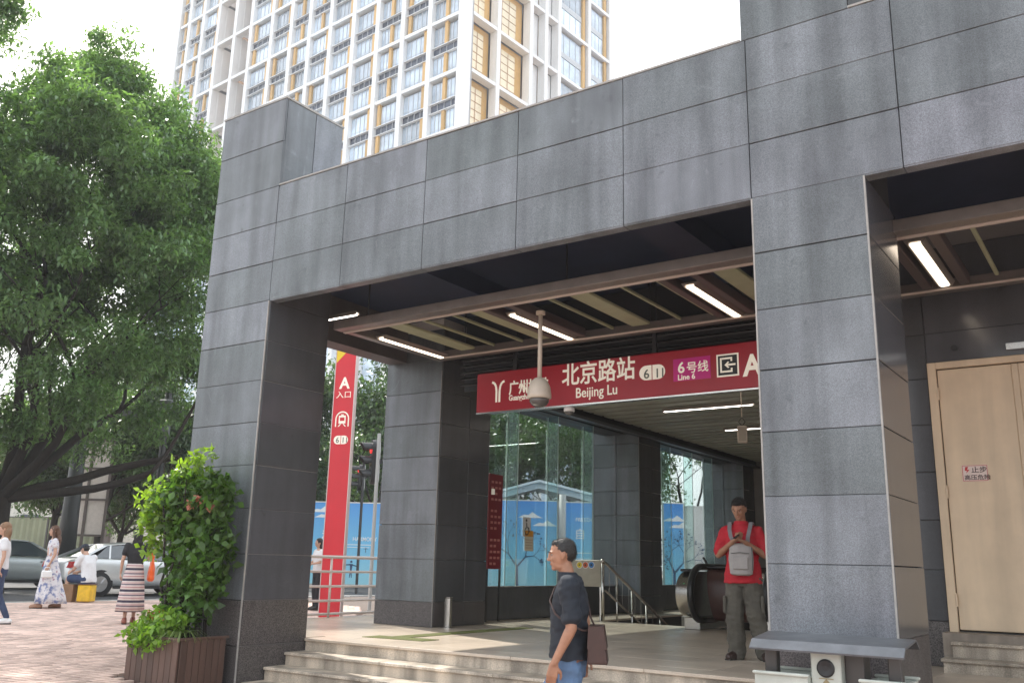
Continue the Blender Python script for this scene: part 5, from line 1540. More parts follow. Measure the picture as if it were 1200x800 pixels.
def add_hand(B, wrist, d, pn, side, curl=.5, sc=1.0, grip=0.0):
    """palm, four fingers of unequal length and a thumb. d: pointing direction, pn: palm normal, side: +1 thumb on (pn x d) side"""
    d = Vector(d).normalized(); pn = Vector(pn); pn = (pn-d*pn.dot(d)).normalized(); w = pn.cross(d)*side
    wr = Vector(wrist)
    for k, (off, L) in enumerate(((.030, .072), (.010, .080), (-.010, .076), (-.028, .066))):
        kn = wr+d*.085*sc+w*off*sc
        B.cap(wr+d*.01*sc+w*off*.6*sc, .016*sc, kn, .0125*sc, 8)
        a = curl*(1+.12*k); q = kn; dd = d.copy()
        for j, fl in enumerate((.46, .30, .24)):
            dd = (dd*math.cos(a*.75)+pn*math.sin(a*.75)).normalized() if True else dd
            q2 = q+dd*L*fl*sc; B.cap(q, .0098*sc-.0009*j, q2, .0088*sc-.0009*j, 8); q = q2
            pn_ = pn
    tb = wr+d*.028*sc+w*.026*sc
    t1 = tb+(d*.55+w*.75+pn*.25).normalized()*.038*sc
    t2 = t1+(d*.85+w*.30+pn*(.3+curl*.5)).normalized()*.030*sc
    t3 = t2+(d*.85+w*.05+pn*(.3+curl*.6)).normalized()*.024*sc
    B.cap(tb, .014*sc, t1, .0125*sc, 8); B.cap(t1, .0115*sc, t2, .0105*sc, 8); B.cap(t2, .0105*sc, t3, .009*sc, 8)
def head(B, c, yaw=0, pitch=0, sc=1.0, female=False):
    """face looks along +x turned by yaw, nodded by pitch"""
    M = Matrix.Rotation(yaw, 3, 'Z') @ Matrix.Rotation(pitch, 3, 'Y')
    c = Vector(c)
    def E(p, r): B.ell(c+M @ (Vector(p)*sc), tuple(q*sc for q in r), M)
    E((-.008, 0, .022), (.094, .074, .088)); E((.018, 0, -.02), (.072, .066, .085)); E((.034, 0, -.066), (.052, .050, .048))
    E((.070, 0, -.094), (.020, .022, .018)); E((.020, 0, -.085), (.050, .054, .03))
    E((.074, 0, .018), (.022, .050, .012)); E((.062, .034, -.026), (.022, .020, .024)); E((.062, -.034, -.026), (.022, .020, .024))
    E((.095, 0, -.012), (.013, .010, .026)); E((.103, 0, -.030), (.016, .0135, .012)); E((.094, .010, -.034), (.010, .008, .007)); E((.094, -.010, -.034), (.010, .008, .007))
    E((.084, 0, -.058), (.012, .022, .007)); E((.083, 0, -.068), (.012, .019, .007))
    for s in (-1, 1):
        E((-.004, s*.076, -.005), (.020, .009, .031)); E((.000, s*.074, -.03), (.011, .009, .012))
    return M
def face_parts(parent, c, M, sc=1.0, brow=(.03, .022, .018)):
    c = Vector(c)
    for s in (-1, 1):
        o = Body(); o.ell(c+M @ (Vector((.076, s*.031, .001))*sc), tuple(q*sc for q in (.009, .012, .0048)), M); o.b.build('eye', mat('eye_white', (.30, .27, .25), .4), parent, smooth=True)
        o = Body(); o.ell(c+M @ (Vector((.0825, s*.030, .001))*sc), tuple(q*sc for q in (.0040, .0056, .0050)), M); o.b.build('iris', mat('iris_dark', (.02, .012, .008), .2), parent, smooth=True)
        o = Body(); o.ell(c+M @ (Vector((.087, s*.032, .020))*sc), tuple(q*sc for q in (.007, .021, .0042)), M); o.b.build('eyebrow', mat('brow', brow, .8), parent, smooth=True)
    o = Body(); o.ell(c+M @ (Vector((.0925, 0, -.063))*sc), tuple(q*sc for q in (.0065, .020, .0055)), M); o.b.build('lips', mat('lips', (.30, .11, .085), .5), parent, smooth=True)
SKIN1 = mat('skin_tan', (.33, .165, .10), .5, noise=.2, nscale=22, bump=.12, bscale=220)
SKIN2 = mat('skin_light', (.52, .31, .22), .5, noise=.12, nscale=18)
HAIRB = mat('hair_black', (.012, .011, .011), .5, noise=.6, nscale=90, bump=1.0, bscale=160)
HAIRG = mat('hair_greying', (.018, .017, .017), .6, noise=.9, nscale=90, bump=.5, bscale=120)
HAIRN = mat('hair_brown', (.10, .045, .022), .45, noise=.3, nscale=20, bump=.4, bscale=100)
def strands(hair, m, n=2600, L=.013, back=(-.6, 0, -.25), seed=1):
    """short separate hairs over the cropped head so that its outline is not a smooth cap"""
    me = hair.data; rg = np.random.default_rng(seed)
    nv = len(me.vertices); co = np.empty(nv*3, np.float32); nr = np.empty(nv*3, np.float32)
    me.vertices.foreach_get('co', co); me.vertices.foreach_get('normal', nr)
    co, nr = co.reshape(-1, 3), nr.reshape(-1, 3)
    i = rg.integers(0, nv, n); p, q = co[i]+rg.normal(size=(n, 3))*.002, nr[i]
    d = q*.75+np.array(back)*.5+rg.normal(size=(n, 3))*.35; d /= np.linalg.norm(d, axis=1)[:, None]
    s = np.cross(d, rg.normal(size=(n, 3))); s /= np.linalg.norm(s, axis=1)[:, None]
    ln = L*rg.uniform(.5, 1.3, n)[:, None]
    V = np.stack([p-s*.0011-q*.002, p+s*.0011-q*.002, p+d*ln], 1).reshape(-1, 3)
    b = bpy.data.meshes.new('hair_strands')
    b.from_pydata(V.tolist(), [], [[3*k, 3*k+1, 3*k+2] for k in range(n)]); b.materials.append(m)
    o = bpy.data.objects.new('hair_strands', b); link(o, hair); o['kind'] = 'stuff'
def legs(B, J, r=1.0):
    for s in 'LR':
        B.chain([J['hip'+s], J['knee'+s], J['ankle'+s]], [.088*r, .056*r, .038*r])
        a = Vector(J['ankle'+s]); k = Vector(J['knee'+s])
        B.cap(k.lerp(a, .08)+Vector((-.018, 0, 0)), .05*r, k.lerp(a, .45)+Vector((-.012, 0, 0)), .048*r)
def arms(B, J, r=1.0, frm=0):
    for s in 'LR':
        B.chain([J['sh'+s], J['el'+s], J['wr'+s]], [.052*r, .040*r, .026*r])
        e, w = Vector(J['el'+s]), Vector(J['wr'+s]); B.cap(e.lerp(w, .12), .041*r, e.lerp(w, .4), .036*r)
def torso(B, tw=1.0, lean=0.0, dz=0.0):
    B.loft([(0, 0, .84+dz, .10, .14*tw), (0, 0, .92+dz, .118, .168*tw), (lean*.3, 0, 1.06+dz, .10, .142*tw), (lean*.7, 0, 1.26+dz, .118, .165*tw), (lean, 0, 1.38+dz, .095, .178*tw), (lean, 0, 1.44+dz, .07, .12*tw), (lean, 0, 1.47+dz, .055, .062)])
def shoe(parent, ankle, yaw, m, z=0.0, L=.27):
    B = Body(); a = Vector(ankle); f = Vector((math.cos(yaw), math.sin(yaw), 0)); g = Vector((a.x, a.y, z))
    B.cap(g-f*.05+Vector((0, 0, .045)), .046, g+f*(L-.12)+Vector((0, 0, .036)), .042); B.cap(g+f*.02+Vector((0, 0, .05)), .042, Vector((a.x, a.y, max(z+.085, a.z-.02))), .045)
    B.cap(g+f*.04+Vector((0, 0, .055)), .050, g+f*(L-.11)+Vector((0, 0, .034)), .045)
    o = B.fuse('shoe', m, parent, .008, 2)
    sole = MB().bbox(-.085, L-.075, -.042, .042, 0, .018, .006); oo = sole.build('sole', mat('sole_dark', (.03, .028, .025), .8), o)
    oo.location = (a.x, a.y, z); oo.rotation_euler = (0, 0, yaw)
    return o

# ---------------- man in navy polo walking past the steps
def walking_man():
    t = empty('person', (-3.525, 5.855, 0.0), R(207), 'man in navy polo shirt and jeans walking past the steps', 'person')
    J = dict(shL=(-.01, .185, 1.425), elL=(-.03, .235, 1.135), wrL=(.085, .25, .905), shR=(-.01, -.185, 1.425), elR=(-.10, -.23, 1.16), wrR=(-.08, -.24, .92),
             hipL=(0, .088, .92), kneeL=(-.05, .095, .50), ankleL=(-.30, .10, .17), hipR=(0, -.088, .92), kneeR=(.21, -.09, .53), ankleR=(.30, -.09, .10))
    B = Body(); torso(B, 1, .0); legs(B, J); arms(B, J)
    B.cap((0.0, 0, 1.43), .058, (.035, 0, 1.56), .052)
    hc = Vector((.055, 0, 1.638)); M = head(B, hc, R(4), R(6))
    add_hand(B, J['wrL'], (.18, .05, -1), (.15, -1, 0), -1, .45); add_hand(B, J['wrR'], (-.05, -.05, -1), (0, 1, 0), 1, .5)
    for s in 'LR': B.cap(J['ankle'+s], .036, Vector(J['ankle'+s])+Vector((.07, 0, -.04)), .030)
    B.fuse('body', SKIN1, t, .0065, 2); face_parts(t, hc, M)
    # greying cropped hair
    Hh = Body()
    Hh.ell(hc+M @ V3(-.018, 0, .034), (.089, .078, .080), M); Hh.ell(hc+M @ V3(-.046, 0, .006), (.060, .071, .066), M); Hh.ell(hc+M @ V3(.022, 0, .076), (.050, .058, .030), M)
    for s in (-1, 1): Hh.cap(hc+M @ V3(-.01, s*.068, .03), .018, hc+M @ V3(.004, s*.072, -.002), .010)
    strands(Hh.fuse('hair', HAIRG, t, .006, 1, .0035, (60, 60, 60)), HAIRG)
    N_ = mat('navy_cloth', (.012, .017, .026), .85, noise=.15, nscale=6, bump=.2, bscale=300)
    S = Body(); S.loft([(-.012, 0, .915, .150, .20), (0, 0, .97, .142, .192), (.0, 0, 1.06, .134, .170), (0, 0, 1.26, .138, .180), (-.005, 0, 1.39, .112, .190), (-.005, 0, 1.452, .082, .125), (.0, 0, 1.475, .068, .074)])
    S.chain([J['shL'], V3(-.025, .222, 1.215)], [.076, .070]); S.chain([J['shR'], V3(-.06, -.222, 1.22)], [.076, .068])
    S.cap((-.04, .10, 1.43), .06, J['shL'], .068); S.cap((-.04, -.10, 1.43), .06, J['shR'], .068)
    sh = S.fuse('shirt', N_, t, .008, 2, .015, (7, 7, 13), 1)
    C = Body(); C.loft([(.0, 0, 1.45, .090, .098), (.014, 0, 1.50, .070, .074), (.022, 0, 1.512, .066, .070)]); C.fuse('collar', N_, sh, .006, 1)
    D = mat('denim', (.085, .15, .26), .85, noise=.35, nscale=5, bump=.3, bscale=260)
    T = Body(); T.loft([(0, 0, .80, .118, .158), (0, 0, .90, .124, .170), (0, 0, .975, .112, .155)])
    for s in 'LR': T.chain([J['hip'+s], J['knee'+s], Vector(J['ankle'+s])+V3(-.01, 0, -.03)], [.098, .076, .066])
    T.fuse('jeans', D, t, .008, 2, .013, (8, 8, 13), 2)
    for s in 'LR': shoe(t, (J['ankle'+s][0], J['ankle'+s][1], .09), 0, mat('shoe_black', (.02, .018, .016), .5), 0 if s == 'R' else .07)
    # shoulder bag
    bg_ = empty('shoulder_bag', t.matrix_basis @ V3(-.205, .06, .93), R(207), 'brown leather shoulder bag at the walking man hip', 'bag')
    LB_ = mat('brown_leather', (.045, .020, .016), .45, noise=.2, nscale=14)
    b = MB().prism([(-.075, -.03), (.07, -.03), (.055, .21), (-.04, .21)], -.14, .14, 'xz').build('pouch', LB_, bg_); md = b.modifiers.new('b', 'BEVEL'); md.width = .012; md.segments = 2
    MB().prism([(-.068, .07), (.068, .07), (.06, .222), (-.045, .222)], -.145, .145, 'xz').build('flap', LB_, bg_)
    pts = [V3(-.215, .06, 1.14), V3(-.165, .13, 1.24), V3(-.08, .17, 1.33), V3(.0, .135, 1.44), V3(.03, .06, 1.478)]
    pts = [V3(-.19, .12, 1.13), V3(-.11, .178, 1.12), V3(.0, .190, 1.16), V3(.09, .150, 1.225), V3(.138, .05, 1.31), V3(.112, -.05, 1.40), V3(.05, -.12, 1.468), V3(-.05, -.12, 1.468), V3(-.125, -.03, 1.33), V3(-.155, .02, 1.2), V3(-.19, .05, 1.13)]
    st_ = MB(); off = V3(-.205, .06, .93)
    st_.tube([q-off for q in pts], .007, 6); st_.build('strap', LB_, bg_, smooth=True)
walking_man()

# ---------------- man in red polo with phone beside the column
def phone_man():
    hd = R(-78)
    t = empty('person', (-3.85, 10.16, .60), hd, 'man in red polo looking at his phone beside the column', 'person')
    J = dict(shL=(-.01, .175, 1.385), elL=(.02, .255, 1.12), wrL=(.235, .075, 1.255), shR=(-.01, -.175, 1.385), elR=(.03, -.26, 1.12), wrR=(.245, -.06, 1.262),
             hipL=(0, .09, .90), kneeL=(.06, .13, .49), ankleL=(-.06, .20, .095), hipR=(0, -.09, .90), kneeR=(.035, -.10, .48), ankleR=(.0, -.095, .09))
    B = Body(); torso(B, 1.02); legs(B, J); arms(B, J)
    B.cap((0, 0, 1.43), .06, (.03, 0, 1.55), .053)
    hc = Vector((.06, -.01, 1.635)); M = head(B, hc, R(-8), R(24), 1.04)
    add_hand(B, J['wrL'], (.35, -.85, .35), (-.2, .1, 1), -1, .9); add_hand(B, J['wrR'], (.35, .85, .35), (-.2, -.1, 1), 1, .9)
    for s in 'LR': B.cap(J['ankle'+s], .034, Vector(J['ankle'+s])+V3(.05, 0, -.04), .028)
    B.fuse('body', SKIN1, t, .0065, 2); face_parts(t, hc, M)
    Hh = Body(); Hh.ell(hc+M @ V3(-.016, 0, .044), (.092, .080, .080), M); Hh.ell(hc+M @ V3(-.045, 0, .006), (.064, .074, .07), M); Hh.ell(hc+M @ V3(.040, 0, .082), (.050, .062, .032), M)
    for s in (-1, 1): Hh.cap(hc+M @ V3(-.005, s*.070, .03), .017, hc+M @ V3(.006, s*.073, -.005), .009)
    strands(Hh.fuse('hair', HAIRB, t, .006, 1, .004, (60, 60, 60)), HAIRB, seed=2)
    RD = mat('red_cloth', (.42, .010, .022), .8, noise=.12, nscale=6, bump=.2, bscale=300)
    S = Body(); S.loft([(0, 0, .815, .162, .215), (0, 0, .90, .156, .208), (0, 0, 1.06, .135, .176), (0, 0, 1.26, .150, .190), (-.002, 0, 1.37, .128, .190), (0, 0, 1.43, .104, .140), (0, 0, 1.468, .082, .090)])
    S.chain([J['shL'], Vector(J['shL']).lerp(Vector(J['elL']), .80)], [.070, .074]); S.chain([J['shR'], Vector(J['shR']).lerp(Vector(J['elR']), .80)], [.070, .074])
    S.cap((-.03, .09, 1.415), .052, J['shL'], .066); S.cap((-.03, -.09, 1.415), .052, J['shR'], .066)
    sh = S.fuse('shirt', RD, t, .008, 2, .014, (8, 8, 13), 5)
    C = Body(); C.loft([(.0, 0, 1.45, .092, .098), (.014, 0, 1.488, .074, .078), (.022, 0, 1.498, .070, .074)]); C.fuse('collar', RD, sh, .006, 1)
    CG = mat('cargo_cloth', (.095, .088, .072), .9, noise=.3, nscale=5, bump=.3, bscale=200)
    T = Body(); T.loft([(0, 0, .78, .12, .165), (0, 0, .86, .125, .172), (0, 0, .93, .11, .155)])
    for s in 'LR':
        T.chain([J['hip'+s], J['knee'+s], Vector(J['ankle'+s])+V3(-.005, 0, -.03)], [.112, .100, .098])
    T.fuse('trousers', CG, t, .009, 2, .013, (10, 10, 16), 6)
    for s, y in (('R', -1), ('L', 1)):
        k = Vector(J['hip'+s]).lerp(Vector(J['knee'+s]), .72)
        o = MB().bbox(-.075, .075, -.018, .018, -.10, .09, .012).build('cargo_pocket', CG, t); o.location = k+V3(.015, y*.088, -.01); o.rotation_euler = (0, 0, y*.2)
    for s in 'LR': shoe(t, (J['ankle'+s][0], J['ankle'+s][1], .09), R(12 if s == 'L' else -22), mat('shoe_brown', (.035, .018, .014), .5))
    MW = t.matrix_basis
    ph = empty('mobile_phone', MW @ V3(.335, .0, 1.315), hd, 'dark mobile phone held in both hands by the man in red', 'phone')
    o = MB().bbox(-.038, .038, -.075, .075, -.005, .005, .004).build('case', M_BLACK, ph); o.rotation_euler = (0, R(-35), R(90))
    o = MB().box(-.034, .034, -.068, .068, .0052, .006).build('screen', mat('phone_screen', (.10, .12, .13), .1), ph); o.rotation_euler = (0, R(-35), R(90))
    sb = empty('sling_bag', MW @ V3(.195, .015, 1.075), hd, 'light grey sling bag worn on the chest of the man in red', 'bag')
    GB = mat('grey_canvas', (.34, .32, .31), .85, noise=.12, nscale=10, bump=.2, bscale=200)
    Bb = Body(); Bb.loft([(0, 0, -.175, .035, .09), (0, 0, -.16, .055, .125), (0, 0, .0, .062, .138), (0, 0, .12, .055, .128), (0, 0, .165, .04, .10), (0, 0, .175, .02, .07)]); Bb.fuse('pack', GB, sb, .008, 2, .004, (14, 14, 10), 3)
    MB().bbox(.058, .074, -.085, .085, -.11, .02, .012).build('front_pocket', GB, sb)
    MB().tube([(.066, -.10, .06), (.072, 0, .072), (.066, .10, .06)], .004, 5).build('zip', mat('zip_dark', (.08, .08, .08), .5), sb)
    MB().tube([(.02, .123, -.12), (.035, .13, .0), (.02, .12, .13)], .004, 5).build('side_zip', mat('zip_dark'), sb)
    off = V3(.195, .015, 1.075)
    for s in (-1, 1):
        pts = [V3(.185, s*.075+.015, 1.24), V3(.172, s*.095, 1.32), V3(.145, s*.112, 1.40), V3(.06, s*.118, 1.482), V3(-.06, s*.115, 1.475), V3(-.15, s*.09, 1.32)]
        b = MB(); 
        for i in range(len(pts)-1):
            a, c = pts[i]-off, pts[i+1]-off; ww = V3(0, .022, 0)
            n_ = (c-a).cross(ww).normalized()*.004
            b.add([a-ww-n_, a+ww-n_, c+ww-n_, c-ww-n_, a-ww+n_, a+ww+n_, c+ww+n_, c-ww+n_], [(0, 1, 2, 3), (4, 5, 6, 7), (0, 4, 7, 3), (1, 5, 6, 2)])
        b.build('strap', mat('strap_grey', (.20, .19, .20), .8), sb)
phone_man()

# ---------------- people on the plaza
def plaza_pos(px, dep, z_off=0):
    p = onD(px, 690, dep); return (p.x, p.y, gz(p.x))
def loft_part(name, rings, m, parent, n=40, wave=0.0, wn=9, waves=None):
    B = Body(); B.loft(rings, n, wave=wave, wn=wn); return B.b.build(name, m, parent, smooth=True)
def dress_mat():
    M = mat('floral_cloth', (.58, .57, .62), .85)
    N, L = M.node_tree.nodes, M.node_tree.links
    tc = N.new('ShaderNodeTexCoord'); v = N.new('ShaderNodeTexNoise'); v.inputs['Scale'].default_value = 11; v.inputs['Detail'].default_value = 3
    L.new(tc.outputs['Object'], v.inputs['Vector']); cr = N.new('ShaderNodeValToRGB'); L.new(v.outputs['Fac'], cr.inputs['Fac'])
    e = cr.color_ramp.elements; e[0].position = .36; e[0].color = (.16, .20, .36, 1); e[1].position = .50; e[1].color = (.66, .64, .66, 1)
    x = e.new(.62); x.color = (.66, .65, .67, 1); x = e.new(.68); x.color = (.38, .22, .28, 1)
    L.new(cr.outputs['Color'], N['Principled BSDF'].inputs['Base Color']); return M
def stripe_mat():
    M = mat('striped_cloth', (.5, .4, .4), .85)
    N, L = M.node_tree.nodes, M.node_tree.links
    tc = N.new('ShaderNodeTexCoord'); sp = N.new('ShaderNodeSeparateXYZ'); L.new(tc.outputs['Object'], sp.inputs[0])
    mu = N.new('ShaderNodeMath'); mu.operation = 'MULTIPLY'; mu.inputs[1].default_value = 5.2; L.new(sp.outputs['Z'], mu.inputs[0])
    fr = N.new('ShaderNodeMath'); fr.operation = 'FRACT'; L.new(mu.outputs[0], fr.inputs[0])
    cr = N.new('ShaderNodeValToRGB'); cr.color_ramp.interpolation = 'CONSTANT'; L.new(fr.outputs[0], cr.inputs['Fac'])
    e = cr.color_ramp.elements; e[0].position = 0; e[0].color = (.05, .045, .07, 1); e[1].position = .22; e[1].color = (.62, .50, .46, 1)
    for p_, c_ in ((.40, (.40, .16, .17)), (.47, (.66, .56, .53)), (.62, (.16, .14, .17)), (.74, (.58, .42, .40)), (.9, (.66, .58, .55))):
        x = e.new(p_); x.color = (*c_, 1)
    L.new(cr.outputs['Color'], N['Principled BSDF'].inputs['Base Color']); return M
def woman_base(t, skin, J, hy=0, hp=0, legs_=True, sc=.955):
    B = Body(); torso(B, .86); arms(B, J, .82)
    if legs_: legs(B, J, .85)
    B.cap((0, 0, 1.43), .046, (.02, 0, 1.55), .042)
    hc = Vector((.03, 0, 1.618)); M = head(B, hc, hy, hp, .95)
    B.fuse('body', skin, t, .012, 1); face_parts(t, hc, M, .95)
    for s in 'LR':
        Hn = Body(); d = (Vector(J['wr'+s])-Vector(J['el'+s])).normalized(); add_hand(Hn, J['wr'+s], d+V3(0, 0, -.1), (0, -1 if s == 'L' else 1, 0.05), -1 if s == 'L' else 1, .5, .92)
        Hn.fuse('hand', skin, t, .007, 1)
    t.scale = (sc, sc, sc)
    return hc, M
def dress_woman():
    hd = R(246)
    t = empty('person', plaza_pos(56, 18.65), hd, 'woman in long pale flowered dress walking by the cars', 'person')
    J = dict(shL=(0, .165, 1.40), elL=(-.03, .22, 1.13), wrL=(.06, .22, .90), shR=(0, -.165, 1.40), elR=(-.06, -.22, 1.13), wrR=(.0, -.23, .89),
             hipL=(0, .08, .90), kneeL=(.10, .08, .50), ankleL=(.16, .08, .09), hipR=(0, -.08, .90), kneeR=(-.05, -.08, .48), ankleR=(-.22, -.08, .12))
    hc, M = woman_base(t, SKIN2, J, R(5), R(4))
    DM = dress_mat()
    loft_part('dress', [(0, 0, 1.435, .07, .10), (0, 0, 1.40, .105, .165), (0, 0, 1.27, .118, .155), (0, 0, 1.10, .10, .125), (0, 0, .95, .13, .165), (-.02, 0, .75, .17, .19), (-.04, 0, .5, .22, .23), (-.07, 0, .25, .28, .26), (-.09, 0, .10, .31, .28)], DM, t, 48, .10, 8)
    for s, y in (('L', 1), ('R', -1)):
        Sv = Body(); Sv.cap(J['sh'+s], .062, Vector(J['sh'+s]).lerp(Vector(J['el'+s]), .38), .066); Sv.fuse('sleeve', DM, t, .012, 1)
    Hh = Body(); Hh.ell(hc+V3(-.02, 0, .03), (.095, .082, .092)); Hh.ell(hc+V3(-.075, 0, -.06), (.065, .09, .12)); Hh.ell(hc+V3(-.10, .02, -.20), (.06, .095, .14)); Hh.ell(hc+V3(-.10, .03, -.32), (.05, .08, .10))
    Hh.cap(hc+V3(.02, .075, .03), .025, hc+V3(-.01, .09, -.16), .028); Hh.cap(hc+V3(.02, -.075, .03), .025, hc+V3(-.01, -.09, -.16), .028)
    Hh.fuse('hair', HAIRN, t, .010, 1, .012, (30, 30, 8))
    for s in 'LR': shoe(t, (J['ankle'+s][0], J['ankle'+s][1], .07), 0, mat('sandal_tan', (.35, .2, .13), .6), 0, .23)
    MW = t.matrix_basis @ Matrix.Scale(1, 4)
    hb_ = empty('handbag', Matrix.Translation(t.location) @ Matrix.Rotation(hd, 4, 'Z') @ (V3(.085, .24, .72)*.955), hd, 'small white handbag in the hand of the woman in the long dress', 'bag')
    MB().bbox(-.10, .10, -.045, .045, -.09, .06, .025).build('pouch', M_WHITE, hb_)
    MB().tube([(-.06, 0, .06), (-.04, 0, .12), (.04, 0, .12), (.06, 0, .06)], .008, 6).build('handle', M_WHITE, hb_)
dress_woman()
def skirt_woman():
    hd = R(150)
    t = empty('person', plaza_pos(155, 16.2), hd, 'woman in black top and striped long skirt with her back turned', 'person')
    J = dict(shL=(0, .165, 1.40), elL=(-.02, .225, 1.13), wrL=(.05, .23, .90), shR=(0, -.165, 1.40), elR=(.03, -.24, 1.17), wrR=(.10, -.26, 1.36),
             hipL=(0, .08, .90), kneeL=(.02, .08, .48), ankleL=(-.06, .08, .09), hipR=(0, -.08, .90), kneeR=(.12, -.08, .50), ankleR=(.16, -.08, .09))
    hc, M = woman_base(t, SKIN2, J, R(-15), R(10))
    BT = mat('black_cloth', (.018, .018, .022), .85, noise=.2, nscale=8)
    S = Body(); S.loft([(0, 0, 1.0, .115, .145), (0, 0, 1.1, .112, .14), (0, 0, 1.27, .125, .162), (0, 0, 1.38, .10, .168), (0, 0, 1.44, .075, .11)])
    for s in 'LR': S.cap(J['sh'+s], .064, Vector(J['sh'+s]).lerp(Vector(J['el'+s]), .5), .06)
    S.fuse('top', BT, t, .011, 2, .006, (12, 12, 6))
    loft_part('skirt', [(0, 0, 1.08, .115, .142), (0, 0, .98, .128, .16), (0, 0, .85, .15, .185), (0, 0, .6, .19, .215), (0, 0, .4, .21, .235), (0, 0, .22, .225, .25)], stripe_mat(), t, 48, .05, 10)
    Hh = Body(); Hh.ell(hc+V3(-.02, 0, .03), (.098, .084, .092)); Hh.ell(hc+V3(-.07, 0, -.05), (.07, .09, .11)); Hh.ell(hc+V3(-.085, 0, -.16), (.055, .10, .12))
    Hh.fuse('hair', HAIRB, t, .010, 1, .008, (30, 30, 8))
    for s in 'LR': shoe(t, (J['ankle'+s][0], J['ankle'+s][1], .07), 0, mat('sandal_red', (.30, .10, .07), .6), 0, .23)
    ob = empty('tote_bag', Matrix.Translation(t.location) @ Matrix.Rotation(hd, 4, 'Z') @ (V3(.07, -.29, .86)), hd, 'bright orange tote bag on the arm of the woman in the striped skirt', 'bag')
    OR = mat('orange_bag', (.85, .13, .015), .5, noise=.12, nscale=9)
    Bb = Body(); Bb.loft([(0, 0, -.13, .10, .035), (0, 0, -.10, .15, .06), (0, 0, .05, .16, .055), (0, 0, .20, .14, .03), (0, 0, .26, .11, .015)]); Bb.fuse('pouch', OR, ob, .01, 2, .012, (14, 14, 8))
    for s in (-1, 1): MB().tube([(-.08, s*.012, .25), (-.05, s*.012, .38), (0, s*.012, .43), (.05, s*.012, .38), (.08, s*.012, .25)], .010, 6).build('handle', OR, ob)
skirt_woman()
def edge_woman():
    hd = R(244)
    t = empty('person', plaza_pos(-3, 15.2), hd, 'woman in white T-shirt cut off by the picture edge', 'person')
    J = dict(shL=(0, .165, 1.40), elL=(-.02, .23, 1.13), wrL=(.02, .25, .89), shR=(0, -.165, 1.40), elR=(.02, -.23, 1.13), wrR=(.10, -.22, .92),
             hipL=(0, .08, .90), kneeL=(-.03, .08, .48), ankleL=(-.2, .08, .12), hipR=(0, -.08, .90), kneeR=(.15, -.08, .50), ankleR=(.2, -.08, .09))
    hc, M = woman_base(t, SKIN2, J, 0, R(4))
    S = Body(); S.loft([(0, 0, .92, .125, .16), (0, 0, 1.1, .112, .14), (0, 0, 1.27, .125, .162), (0, 0, 1.38, .10, .17), (0, 0, 1.44, .075, .11)])
    for s in 'LR': S.cap(J['sh'+s], .066, Vector(J['sh'+s]).lerp(Vector(J['el'+s]), .45), .066)
    S.fuse('tshirt', mat('white_cloth', (.72, .72, .73), .85, noise=.06, nscale=9), t, .011, 2, .007, (12, 12, 6))
    T = Body(); T.loft([(0, 0, .80, .11, .14), (0, 0, .90, .122, .155), (0, 0, .97, .11, .14)])
    for s in 'LR': T.chain([J['hip'+s], J['knee'+s], J['ankle'+s]], [.09, .065, .05])
    T.fuse('trousers', mat('indigo_cloth', (.04, .06, .12), .85, noise=.2), t, .012, 2, .006)
    Hh = Body(); Hh.ell(hc+V3(-.02, 0, .03), (.097, .084, .092)); Hh.ell(hc+V3(-.06, .02, -.08), (.065, .09, .13)); Hh.ell(hc+V3(-.07, .03, -.2), (.05, .08, .1))
    Hh.fuse('hair', mat('hair_fair', (.22, .12, .06), .5, noise=.3, nscale=20), t, .010, 1, .01, (30, 30, 8))
    for s in 'LR': shoe(t, (J['ankle'+s][0], J['ankle'+s][1], .07), 0, M_WHITE, 0, .23)
edge_woman()
